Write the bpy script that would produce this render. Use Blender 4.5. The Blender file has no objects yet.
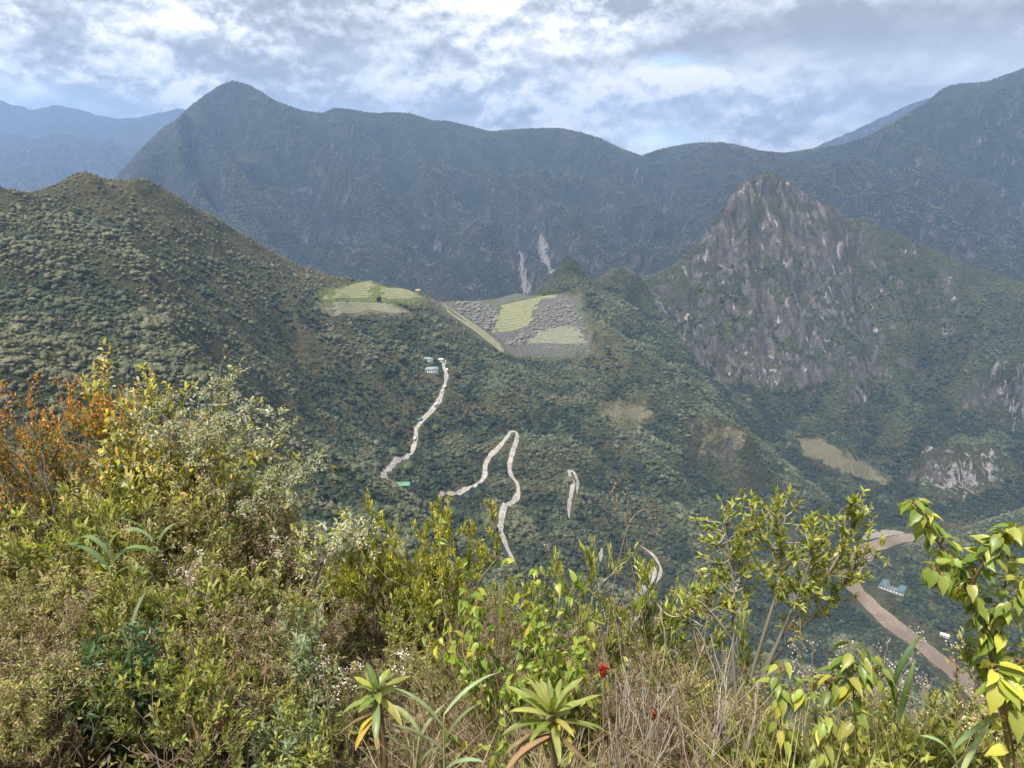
import bpy, math, random
import numpy as np
from mathutils import Vector

SC = bpy.context.scene
COL = SC.collection
RNG = np.random.default_rng(7)
random.seed(7)

# ------------------------------------------------------------------ camera model
W, H, FPX = 1024.0, 768.0, 710.0
PITCH = math.atan((384.0 - 165.0) / FPX)
CP, SP = math.cos(PITCH), math.sin(PITCH)

def at(u, v, Y):
    """world point at forward distance Y (metres) seen along the sight line (u, v)"""
    a, b = (u - 512.0) / FPX, (v - 384.0) / FPX
    dy = CP - b * SP
    return (a * Y / dy, Y, (-SP - b * CP) * Y / dy)

def proj(p):
    p = np.asarray(p, float)
    d = p[..., 1] * CP - p[..., 2] * SP
    up = p[..., 1] * SP + p[..., 2] * CP
    return 512 + FPX * p[..., 0] / d, 384 - FPX * up / d

cam = bpy.data.cameras.new('camera')
cam.sensor_fit = 'HORIZONTAL'
cam.sensor_width = 36.0
cam.lens = 36.0 * FPX / W
cam.clip_start = 0.05
cam.clip_end = 80000.0
cam_o = bpy.data.objects.new('camera', cam)
cam_o.rotation_euler = (math.pi / 2 - PITCH, 0, 0)
COL.objects.link(cam_o)
SC.camera = cam_o

# ------------------------------------------------------------------ helpers
def tag(o, label=None, cat=None, group=None, kind=None):
    if label: o['label'] = label
    if cat: o['category'] = cat
    if group: o['group'] = group
    if kind: o['kind'] = kind
    return o

def mesh_from(name, verts, faces, mat=None, smooth=False, attrs=None, mats=None, mat_idx=None):
    """verts (n,3); faces: an (m,k) array or a list of such arrays"""
    verts = np.asarray(verts, np.float32)
    fl = faces if isinstance(faces, list) else [faces]
    fl = [np.asarray(f, np.int32) for f in fl if len(f)]
    me = bpy.data.meshes.new(name)
    me.vertices.add(len(verts))
    me.vertices.foreach_set('co', verts.ravel())
    loops = np.concatenate([f.ravel() for f in fl])
    tot = np.concatenate([np.full(len(f), f.shape[1], np.int32) for f in fl])
    start = np.concatenate([[0], np.cumsum(tot)[:-1]]).astype(np.int32)
    me.loops.add(len(loops))
    me.loops.foreach_set('vertex_index', loops)
    me.polygons.add(len(tot))
    me.polygons.foreach_set('loop_start', start)
    me.polygons.foreach_set('loop_total', tot)
    if smooth:
        me.polygons.foreach_set('use_smooth', np.ones(len(tot), bool))
    if mats:
        for m in mats: me.materials.append(m)
        if mat_idx is not None:
            me.polygons.foreach_set('material_index', np.asarray(mat_idx, np.int32))
    elif mat:
        me.materials.append(mat)
    for k, v in (attrs or {}).items():
        v = np.asarray(v, np.float32)
        if v.ndim == 1:
            a = me.attributes.new(k, 'FLOAT', 'POINT'); a.data.foreach_set('value', v)
        else:
            a = me.attributes.new(k, 'FLOAT_VECTOR', 'POINT'); a.data.foreach_set('vector', v.ravel())
    me.update(calc_edges=True)
    return me

def link(name, data, parent=None, loc=None):
    o = bpy.data.objects.new(name, data)
    COL.objects.link(o)
    if parent is not None: o.parent = parent
    if loc is not None: o.location = loc
    return o

class MB:
    """collects vertices and faces for one mesh"""
    def __init__(s): s.v = []; s.f3 = []; s.f4 = []; s.n = 0; s.c = []
    def add(s, v, f3=None, f4=None, c=None):
        v = np.asarray(v, float).reshape(-1, 3)
        s.v.append(v)
        if f3 is not None and len(f3): s.f3.append(np.asarray(f3) + s.n)
        if f4 is not None and len(f4): s.f4.append(np.asarray(f4) + s.n)
        s.c.append(np.zeros((len(v), 3)) if c is None else np.broadcast_to(np.asarray(c, float), (len(v), 3)))
        s.n += len(v)
    def box(s, c, size, rz=0.0, c2=None):
        x, y, z = [k / 2.0 for k in size]
        q = np.array([[-x,-y,-z],[x,-y,-z],[x,y,-z],[-x,y,-z],[-x,-y,z],[x,-y,z],[x,y,z],[-x,y,z]])
        cr, sr = math.cos(rz), math.sin(rz)
        q = np.stack([q[:,0]*cr - q[:,1]*sr, q[:,0]*sr + q[:,1]*cr, q[:,2]], 1) + np.asarray(c)
        s.add(q, f4=[[0,3,2,1],[4,5,6,7],[0,1,5,4],[1,2,6,5],[2,3,7,6],[3,0,4,7]])
    def tube(s, pts, rad, k=5):
        pts = np.asarray(pts, float); n = len(pts)
        rad = np.broadcast_to(np.asarray(rad, float), (n,))
        t = np.gradient(pts, axis=0)
        t /= np.linalg.norm(t, axis=1, keepdims=True) + 1e-9
        ref = np.where(np.abs(t[:, 2:3]) > .9, [[1., 0, 0]], [[0, 0, 1.]])
        a = np.cross(t, ref); a /= np.linalg.norm(a, axis=1, keepdims=True) + 1e-9
        b = np.cross(t, a)
        th = np.arange(k) * 2 * math.pi / k
        ring = pts[:, None] + rad[:, None, None] * (a[:, None] * np.cos(th)[None, :, None] + b[:, None] * np.sin(th)[None, :, None])
        i = np.arange(n - 1)[:, None] * k; j = np.arange(k)[None]; j2 = (j + 1) % k
        f = np.stack([i + j, i + j2, i + k + j2, i + k + j], -1).reshape(-1, 4)
        s.add(ring.reshape(-1, 3), f4=f)
        if k >= 4:
            caps = [[(n - 1) * k + q for q in range(4)]]
            s.f4.append(np.asarray(caps) + s.n - n * k)
    def mesh(s, name, mat=None, smooth=False, color=False):
        fl = []
        if s.f4: fl.append(np.concatenate(s.f4))
        if s.f3: fl.append(np.concatenate(s.f3))
        return mesh_from(name, np.concatenate(s.v), fl, mat, smooth, {'tint': np.concatenate(s.c)} if color else None)

# ---- numpy gradient noise
_perm = RNG.permutation(512)
_perm = np.concatenate([_perm, _perm, _perm])
_ang = RNG.random(512) * 2 * math.pi
_gx, _gy = np.cos(_ang), np.sin(_ang)
def pnoise(x, y):
    xi = np.floor(x).astype(int); yi = np.floor(y).astype(int)
    xf, yf = x - xi, y - yi
    xi &= 511; yi &= 511
    u = xf * xf * xf * (xf * (xf * 6 - 15) + 10); v = yf * yf * yf * (yf * (yf * 6 - 15) + 10)
    def g(ix, iy, dx, dy):
        h = _perm[_perm[ix] + iy]
        return _gx[h] * dx + _gy[h] * dy
    n00 = g(xi, yi, xf, yf); n10 = g(xi + 1, yi, xf - 1, yf)
    n01 = g(xi, yi + 1, xf, yf - 1); n11 = g(xi + 1, yi + 1, xf - 1, yf - 1)
    return (n00 * (1 - u) + n10 * u) * (1 - v) + (n01 * (1 - u) + n11 * u) * v * 1.0
def fbm(x, y, oct=5, gain=.5, ridged=False):
    s = 0; a = 1.0; t = 0
    for k in range(oct):
        n = pnoise(x * 2 ** k + 17.3 * k, y * 2 ** k + 9.1 * k) * 1.5
        if ridged: n = 1 - 2 * np.abs(n)
        s = s + a * n; t += a; a *= gain
    return s / t

def sstep(a, b, x):
    t = np.clip((x - a) / (b - a), 0, 1)
    return t * t * (3 - 2 * t)

def inpoly(px, py, poly):
    poly = np.asarray(poly); c = np.zeros(np.shape(px), bool)
    j = len(poly) - 1
    for i in range(len(poly)):
        xi, yi = poly[i, :2]; xj, yj = poly[j, :2]
        m = ((yi > py) != (yj > py)) & (px < (xj - xi) * (py - yi) / (yj - yi + 1e-12) + xi)
        c ^= m; j = i
    return c

def distseg(px, py, line):
    d = np.full(np.shape(px), 1e9)
    line = np.asarray(line)
    for a, b in zip(line[:-1], line[1:]):
        dx, dy = b[0] - a[0], b[1] - a[1]
        t = np.clip(((px - a[0]) * dx + (py - a[1]) * dy) / (dx * dx + dy * dy + 1e-9), 0, 1)
        d = np.minimum(d, np.hypot(px - a[0] - t * dx, py - a[1] - t * dy))
    return d

# ------------------------------------------------------------------ height fields from surveyed lines
class Field:
    """a height field relaxed between known ridge, valley and spot heights"""
    def __init__(s, x0, x1, y0, y1, res, lines, spots, levels=4):
        s.x0, s.y0, s.res = x0, y0, res
        P = []
        for L in lines:
            L = np.asarray(L, float)
            for a, b in zip(L[:-1], L[1:]):
                n = max(2, int(np.hypot(*(b - a)[:2]) / (res * .6)))
                t = np.linspace(0, 1, n)[:, None]
                P.append(a + (b - a) * t)
        P.append(np.asarray(spots, float))
        P = np.concatenate(P)
        P = P[(P[:, 0] > x0 - 1) & (P[:, 0] < x1 + 1) & (P[:, 1] > y0 - 1) & (P[:, 1] < y1 + 1)]
        s.P = P
        z = None
        for lv in range(levels - 1, -1, -1):
            r = res * 2 ** lv
            nx, ny = int(round((x1 - x0) / r)) + 1, int(round((y1 - y0) / r)) + 1
            ix = np.clip(np.round((P[:, 0] - x0) / r).astype(int), 0, nx - 1)
            iy = np.clip(np.round((P[:, 1] - y0) / r).astype(int), 0, ny - 1)
            cnt = np.zeros((ny, nx)); sm = np.zeros((ny, nx))
            np.add.at(cnt, (iy, ix), 1); np.add.at(sm, (iy, ix), P[:, 2])
            m = cnt > 0; val = np.where(m, sm / np.maximum(cnt, 1), 0)
            if z is None:
                z = np.full((ny, nx), P[:, 2].mean())
            else:
                z = s._up(z, ny, nx)
            z[m] = val[m]
            for it in range(500 if lv == levels - 1 else (220 if lv else 120)):
                q = np.pad(z, 1, mode='edge')
                n = (q[:-2, 1:-1] + q[2:, 1:-1] + q[1:-1, :-2] + q[1:-1, 2:]) * .25
                z = np.where(m, val, n)
        # take the pinch out of single spots and creases
        for it in range(2):
            q = np.pad(z, 1, mode='edge')
            z = z * .5 + .125 * (q[:-2, 1:-1] + q[2:, 1:-1] + q[1:-1, :-2] + q[1:-1, 2:])
        s.z = z
        s.dist = None
    @staticmethod
    def _up(z, ny, nx):
        yy = np.linspace(0, z.shape[0] - 1, ny); xx = np.linspace(0, z.shape[1] - 1, nx)
        return Field._bil(z, xx[None, :] + 0 * yy[:, None], yy[:, None] + 0 * xx[None, :])
    @staticmethod
    def _bil(z, fx, fy):
        fx = np.clip(fx, 0, z.shape[1] - 1.001); fy = np.clip(fy, 0, z.shape[0] - 1.001)
        i = fx.astype(int); j = fy.astype(int); a = fx - i; b = fy - j
        return (z[j, i] * (1 - a) + z[j, i + 1] * a) * (1 - b) + (z[j + 1, i] * (1 - a) + z[j + 1, i + 1] * a) * b
    def refine(s, k):
        """cubic-smooth resample k times finer"""
        ny, nx = (s.z.shape[0] - 1) * k + 1, (s.z.shape[1] - 1) * k + 1
        z = s._up(s.z, ny, nx)
        for it in range(k):
            q = np.pad(z, 1, mode='edge')
            z = z * .5 + .125 * (q[:-2, 1:-1] + q[2:, 1:-1] + q[1:-1, :-2] + q[1:-1, 2:])
        s.z = z; s.res /= k
    def xy(s):
        ny, nx = s.z.shape
        return np.meshgrid(s.x0 + np.arange(nx) * s.res, s.y0 + np.arange(ny) * s.res)
    def h(s, x, y):
        return s._bil(s.z, (np.asarray(x, float) - s.x0) / s.res, (np.asarray(y, float) - s.y0) / s.res)
    def slope(s):
        gy, gx = np.gradient(s.z, s.res)
        return np.hypot(gx, gy)
    def cast(s, u, v, y0=120.0, y1=2500.0, n=1400):
        """where the sight line (u, v) first meets the ground"""
        u = np.atleast_1d(np.asarray(u, float)); v = np.atleast_1d(np.asarray(v, float))
        a, b = (u - 512) / FPX, (v - 384) / FPX
        dy = CP - b * SP
        sx, sz = a / dy, (-SP - b * CP) / dy
        Y = np.linspace(y0, y1, n)
        out = np.zeros((len(u), 3))
        for k in range(len(u)):
            g = s.h(sx[k] * Y, Y) - sz[k] * Y
            i = np.argmax(g > 0)
            if i == 0:                                               # just over the crest: the point of closest approach
                i = np.argmax(g); out[k] = (sx[k] * Y[i], Y[i], float(s.h(sx[k] * Y[i], Y[i]))); continue
            t = g[i - 1] / (g[i - 1] - g[i] + 1e-9)
            yy = Y[i - 1] + (Y[i] - Y[i - 1]) * np.clip(t, 0, 1)
            out[k] = (sx[k] * yy, yy, float(s.h(sx[k] * yy, yy)))
        return out
    def mesh(s, name, mat, keep=None, attrs=None):
        X, Y = s.xy(); ny, nx = s.z.shape
        idx = np.arange(ny * nx).reshape(ny, nx)
        f = np.stack([idx[:-1, :-1], idx[:-1, 1:], idx[1:, 1:], idx[1:, :-1]], -1)
        if keep is not None: f = f[keep[:-1, :-1]]
        f = f.reshape(-1, 4)
        used = np.unique(f); re = np.zeros(ny * nx, np.int32); re[used] = np.arange(len(used))
        v = np.stack([X.ravel(), Y.ravel(), s.z.ravel()], 1)[used]
        at_ = {k: a.ravel()[used] for k, a in (attrs or {}).items()}
        return mesh_from(name, v, re[f], mat, True, at_)

def pts(L): return [at(*p) for p in L]

ZR = -680.0                                                         # level of the river
def river_pt(u, v):
    b = (v - 384) / FPX
    return at(u, v, ZR / ((-SP - b * CP) / (CP - b * SP)))

river_uv = [(1060,800),(1030,765),(1000,722),(985,703),(955,672),(925,648),(895,626),(872,606),(856,590),(848,577),(853,562),(868,549),(890,541),(912,537)]
river = [river_pt(*p) for p in river_uv]
rx, ry, _ = river[-1]
river += [(at(u, 520, Y)[0], Y, ZR) for u, Y in ((935, 1214), (960, 1222), (1024, 1262), (1100, 1330), (1300, 1460), (1600, 1600))]
river = [(450., 380., ZR), (500., 520., ZR)] + river

# lines of the near valley: crest of the hill on the left, citadel saddle, the steep peak, ravines, spurs
crest_left = pts([(-420,250,470),(-150,210,620),(0,188,730),(30,194,765),(55,190,800),(70,178,835),(85,171,850),(105,180,865),(125,181,885),(150,181,910),(165,188,935),(190,205,985),(215,217,1025),(240,233,1065),(265,248,1105),(290,262,1150),(315,271,1190),(340,278,1230),(365,281,1275),(385,284,1300),(405,289,1320),(430,297,1350),(450,310,1345),(480,331,1335),(510,353,1325)])
plateau = [pts([(445,301,1450),(470,300,1540),(500,298,1600),(508,294,1610),(515,291,1615),(525,294,1620),(540,297,1640),(560,295,1660)]),
           pts([(512,341,1400),(530,346,1412),(560,349,1425),(592,347,1440)]),
           pts([(592,347,1440),(585,325,1520),(572,300,1620)]),
           pts([(515,330,1450),(530,312,1540),(545,300,1610)]),
           pts([(450,306,1440),(480,325,1410),(505,343,1380)])]
knob = pts([(545,288,1690),(553,278,1715),(562,262,1735),(567,256,1738),(571,255,1740),(577,262,1745),(583,275,1755),(588,279,1758),(592,280,1760),(600,280,1765),(606,274,1775),(613,268,1785),(625,266,1790),(635,272,1795),(645,284,1800),(650,289,1805)])
peak = pts([(650,289,1805),(660,280,1820),(675,268,1850),(690,256,1880),(705,245,1900),(712,232,1915),(725,206,1950),(735,189,1970),(750,177,1990),(765,171,2000),(775,174,2005),(785,180,2010),(800,189,2015),(820,200,2020),(838,206,2020),(848,220,2020),(862,218,2015),(880,229,2000),(900,234,2000),(920,243,2000),(945,254,1980),(960,262,1960),(980,268,1930),(1000,275,1910),(1024,283,1890),(1080,306,1840),(1200,360,1780)])
ravine = pts([(652,298,1770),(672,335,1690),(700,380,1600),(735,418,1520),(765,445,1440),(800,475,1370),(830,503,1310),(860,530,1230)])
spur_mid = pts([(596,322,1500),(625,345,1450),(650,365,1405),(680,392,1360),(710,416,1310),(735,434,1270),(752,446,1240)])
spur_right = pts([(900,552,1135),(925,541,1140),(960,529,1150),(1024,508,1180),(1150,462,1260),(1300,430,1400)])
crag_mid = [pts([(700,432,1285),(720,430,1275),(738,433,1265),(752,444,1240)]), pts([(698,486,1235),(715,492,1228),(738,503,1222),(758,500,1228),(772,492,1245)])]
crag_right = [pts([(985,370,1650),(1005,366,1645),(1040,362,1640)]), pts([(985,424,1612),(1005,428,1608),(1040,436,1600)]), pts([(922,450,1432),(950,447,1440),(1000,446,1445)]), pts([(925,490,1385),(950,494,1382),(990,490,1392)])]
gullies = [pts([(600,385,1400),(640,420,1280),(672,455,1180),(700,510,1090),(735,570,1010),(775,620,930)]), pts([(530,400,1180),(560,440,1060),(590,490,960),(625,560,880),(670,630,800)]),
           pts([(470,395,1130),(470,430,1020),(468,470,930),(460,520,830)]), pts([(120,230,760),(150,290,690),(185,350,610),(215,420,520)]),
           pts([(850,300,1950),(862,345,1860),(870,395,1740),(868,440,1600),(872,490,1420)]), pts([(940,290,1920),(935,340,1830),(925,390,1700),(915,440,1540),(908,500,1370)])]
gullies = [[(x, y, z - 11 * math.sin(math.pi * (k + .3) / len(g))) for k, (x, y, z) in enumerate(g)] for g in gullies]
clifftop = pts([(690,285,1850),(705,270,1870),(740,268,1895),(780,270,1900),(820,275,1915),(850,280,1930)])
cliffbase = pts([(656,325,1745),(690,362,1695),(725,388,1675),(760,395,1690),(800,392,1710),(840,378,1740),(865,345,1810),(885,315,1860)])
lines1 = [crest_left, knob, peak, ravine, spur_mid, spur_right, clifftop, cliffbase, *crag_mid, *crag_right, *gullies, [(x, y, ZR - 5) for x, y, z in river]] + plateau
S = [(-900,1350,-350),(-600,1500,-380),(-300,1700,-420),(-100,1800,-430),(100,1900,-430),(-1400,900,-150),(-1400,1500,-400)]
S += [(x, 2480, -650) for x in range(-1400, 2200, 150)] + [(x, 2250, -560) for x in range(300, 2200, 200)]
S += pts([(300,400,950),(300,480,760),(200,330,800),(200,400,640),(100,300,640),(50,350,500),(250,460,650),(100,400,480),(0,380,430),(300,330,1000),(380,330,1150),
          (440,365,1180),(400,420,1010),(400,470,930),(500,500,830),(510,435,990),(455,490,850),(420,500,800),(500,395,1120),(540,380,1250),(570,480,960),(600,550,860),(640,610,790),(700,600,860),(650,450,1130),(620,410,1260),(600,370,1350),
          (740,560,1000),(690,520,1020),(775,535,1100),(760,640,880),(700,700,740),(600,700,640),
          (780,440,1590),(840,440,1530),(880,480,1400),(900,350,1790),(1000,400,1610),(960,440,1500),(1020,470,1440),(900,420,1580),(1000,340,1730),(640,320,1750),(600,300,1660),(905,510,1320),
          (1024,600,950),(960,580,1040),(1000,640,880),(1100,600,1000)])
S += [(0,5,-9),(-60,40,-24),(60,40,-46),(0,60,-44),(0,150,-118),(0,300,-248),(0,420,-338),(-300,330,-150),(-200,330,-200),(-100,100,-62),(-200,200,-130),(-400,300,-98),(-500,420,-122),(-700,200,-60),(-700,400,-110),(100,100,-100),
      (120,150,-165),(200,150,-200),(300,350,-430),(400,200,-400),(500,400,-600),(-60,-60,0),(60,-60,-20),(-600,-60,-40),(200,500,-470),(320,600,-600)]
S += [river_pt(*p)[:2] + (-673.0,) for p in [(900,590),(930,620),(960,640),(880,572),(985,660)]]
F1 = Field(-1300, 1900, -80, 2500, 10, lines1, S, 5)
F1.refine(2)
X1, Y1 = F1.xy()
d_key = np.minimum.reduce([distseg(X1, Y1, l) for l in (crest_left, knob, peak, river, plateau[0], plateau[1], plateau[2], plateau[4])])
sl0 = F1.slope()
w = np.clip((d_key - 8) / 130.0, 0.0, 1.0)
plate_poly = np.array([p[:2] for p in pts([(430,296,1330),(513,352,1318),(592,345,1430),(578,296,1650),(500,296,1640),(445,298,1480)])])
on_plate = inpoly(X1, Y1, plate_poly)
d_river = distseg(X1, Y1, river)
w *= sstep(30, 140, d_river) * np.where(on_plate, .05, 1)
wf = sstep(250, 500, np.hypot(X1, Y1))
F1.z += w * wf * (24 * fbm(X1 / 240, Y1 / 240, 3) + 12 * fbm(X1 / 70 + 5, Y1 / 70, 3, ridged=True) * np.clip(sl0, .2, 1.5))
# spurs and side gullies running down the forested slopes
gdir = math.radians(-38)
ga_, gb_ = X1 * math.cos(gdir) - Y1 * math.sin(gdir), X1 * math.sin(gdir) + Y1 * math.cos(gdir)
gw = 40 * fbm(X1 / 260 + 3, Y1 / 260, 3)
F1.z += w * wf * 15 * fbm((gb_ + gw) / 130, ga_ / 620, 3, ridged=True)
# ribs and gullies on the rock face of the steep peak
hp = np.array([p[:2] for p in ravine] + [(river[-3][0], river[-3][1]), (1900, 1500), (1900, 2300), (500, 2300), (peak[0][0], peak[0][1])])
in_peak = inpoly(X1, Y1, hp)
steep = sstep(.8, 1.5, sl0)
warp = 22 * fbm(X1 / 160, Y1 / 160 + 3, 3)
rib = fbm((X1 + warp) / 75, Y1 / 420, 4, ridged=True)
F1.z += np.where(in_peak, 1, .25) * steep * np.clip((d_key - 2) / 45, 0, 1) * (26 * rib + 9 * fbm(X1 / 16, Y1 / 16, 3))
F1.z += np.clip(d_key / 20, 0.4, 1) * sstep(20, 80, d_river) * np.where(on_plate, .1, 1) * wf * np.where(in_peak, 2.2, 1.2) * fbm(X1 / 18, Y1 / 18, 3)
# skyline roughness along the crests of the peak
F1.z += np.where(in_peak, 1, .5) * np.exp(-(d_key / 25) ** 2) * (~on_plate) * sstep(40, 100, d_river) * wf * 5.5 * fbm(X1 / 30 + 9, Y1 / 30, 3)
def pin(F, lines, sig):
    """bring the relaxed surface back up to its surveyed crest lines"""
    num = np.zeros_like(F.z); den = np.zeros_like(F.z)
    X, Y = F.xy(); rad = int(3 * sig / F.res) + 1
    for L_ in lines:
        q = []
        for a, b in zip(L_[:-1], L_[1:]):
            a, b = np.array(a), np.array(b); n = max(1, int(np.hypot(*(b - a)[:2]) / (F.res * 1.5)))
            q += [a + (b - a) * k / n for k in range(n)]
        for p in q:
            i, j = int(round((p[0] - F.x0) / F.res)), int(round((p[1] - F.y0) / F.res))
            if not (0 <= i < F.z.shape[1] and 0 <= j < F.z.shape[0]): continue
            sl_ = (slice(max(0, j - rad), j + rad + 1), slice(max(0, i - rad), i + rad + 1))
            g = np.exp(-((X[sl_] - p[0]) ** 2 + (Y[sl_] - p[1]) ** 2) / (sig * sig))
            num[sl_] += g * (p[2] - F.z[j, i]); den[sl_] += g
    F.z = F.z + num / np.maximum(den, .6)
for _ in range(2): pin(F1, [crest_left, knob, peak], 14.0)
F1.z += np.exp(-(d_key / 25) ** 2) * (~on_plate) * sstep(40, 100, d_river) * wf * np.where(in_peak, 6.0, 2.0) * fbm(X1 / 18 + 9, Y1 / 18, 3)
# river bed and banks
hwid = 14.5 + 8 * fbm(X1 / 60, Y1 / 60 + 4, 3)
kb = np.clip((d_river - hwid) / 26, 0, 1)
F1.z = np.where(d_river < hwid, ZR - 4 + 4 * (d_river / hwid) ** 2, np.where(kb < 1, (1 - kb) * (ZR + .2) + kb * np.maximum(F1.z, ZR + 4) + 1.5 * kb, np.maximum(F1.z, ZR + 4)))
sl1 = F1.slope()
# ------------------------------------------------------------------ materials
def nt(name):
    m = bpy.data.materials.new(name); m.use_nodes = True
    t = m.node_tree; t.nodes.clear()
    return m, t
def N(t, typ, **kw):
    n = t.nodes.new(typ)
    for k, v in kw.items():
        if k.startswith('i_'):
            key = k[2:]
            n.inputs[int(key) if key.isdigit() else key.replace('_', ' ')].default_value = v
        else: setattr(n, k, v)
    return n
def L(t, a, b): t.links.new(a, b)
def mixc(t, fac, a, b, mode='MIX'):
    n = t.nodes.new('ShaderNodeMix'); n.data_type = 'RGBA'; n.blend_type = mode
    for s, v in ((n.inputs[0], fac), (n.inputs[6], a), (n.inputs[7], b)):
        if hasattr(v, 'is_linked'): t.links.new(v, s)
        elif isinstance(v, (int, float)): s.default_value = v
        else: s.default_value = (*v, 1)
    return n.outputs[2]
def mth(t, op, a, b=None, c=None, clamp=False):
    n = t.nodes.new('ShaderNodeMath'); n.operation = op; n.use_clamp = clamp
    for s, v in zip(n.inputs, (a, b, c)):
        if v is None: continue
        if hasattr(v, 'is_linked'): t.links.new(v, s)
        else: s.default_value = v
    return n.outputs[0]
def ramp(t, x, a, b):
    n = t.nodes.new('ShaderNodeMapRange'); n.interpolation_type = 'SMOOTHSTEP'
    t.links.new(x, n.inputs[0]); n.inputs[1].default_value = a; n.inputs[2].default_value = b
    return n.outputs[0]
def noise(t, vec, scale, detail=4, rough=.55, dist=0.0, dim='3D'):
    n = t.nodes.new('ShaderNodeTexNoise'); n.noise_dimensions = dim
    n.inputs['Scale'].default_value = scale; n.inputs['Detail'].default_value = detail
    n.inputs['Roughness'].default_value = rough; n.inputs['Distortion'].default_value = dist
    if vec is not None: t.links.new(vec, n.inputs['Vector'])
    return n.outputs['Fac']
def vmap(t, vec, scale=(1, 1, 1), rot=(0, 0, 0)):
    n = t.nodes.new('ShaderNodeMapping'); n.inputs['Scale'].default_value = scale; n.inputs['Rotation'].default_value = rot
    t.links.new(vec, n.inputs['Vector']); return n.outputs[0]
def bsdf(t, color, rough=.9, spec=.2, normal=None, trans=None):
    b = t.nodes.new('ShaderNodeBsdfPrincipled')
    if hasattr(color, 'is_linked'): t.links.new(color, b.inputs['Base Color'])
    else: b.inputs['Base Color'].default_value = (*color, 1)
    if hasattr(rough, 'is_linked'): t.links.new(rough, b.inputs['Roughness'])
    else: b.inputs['Roughness'].default_value = rough
    b.inputs['Specular IOR Level'].default_value = spec
    if normal is not None: t.links.new(normal, b.inputs['Normal'])
    out = t.nodes.new('ShaderNodeOutputMaterial')
    if trans:
        tr = t.nodes.new('ShaderNodeBsdfTranslucent'); mx = t.nodes.new('ShaderNodeMixShader')
        tc = mixc(t, 1.0, color, trans[1], 'MULTIPLY')
        t.links.new(tc, tr.inputs['Color'])
        mx.inputs[0].default_value = trans[0]
        t.links.new(b.outputs[0], mx.inputs[1]); t.links.new(tr.outputs[0], mx.inputs[2])
        t.links.new(mx.outputs[0], out.inputs[0])
    else:
        t.links.new(b.outputs[0], out.inputs[0])
    return b
def bump(t, h, strength=.5, dist=1.0):
    n = t.nodes.new('ShaderNodeBump'); n.inputs['Strength'].default_value = strength; n.inputs['Distance'].default_value = dist
    t.links.new(h, n.inputs['Height']); return n.outputs[0]
def attr(t, name, kind='Fac'):
    n = t.nodes.new('ShaderNodeAttribute'); n.attribute_name = name
    return n.outputs[kind]

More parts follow.
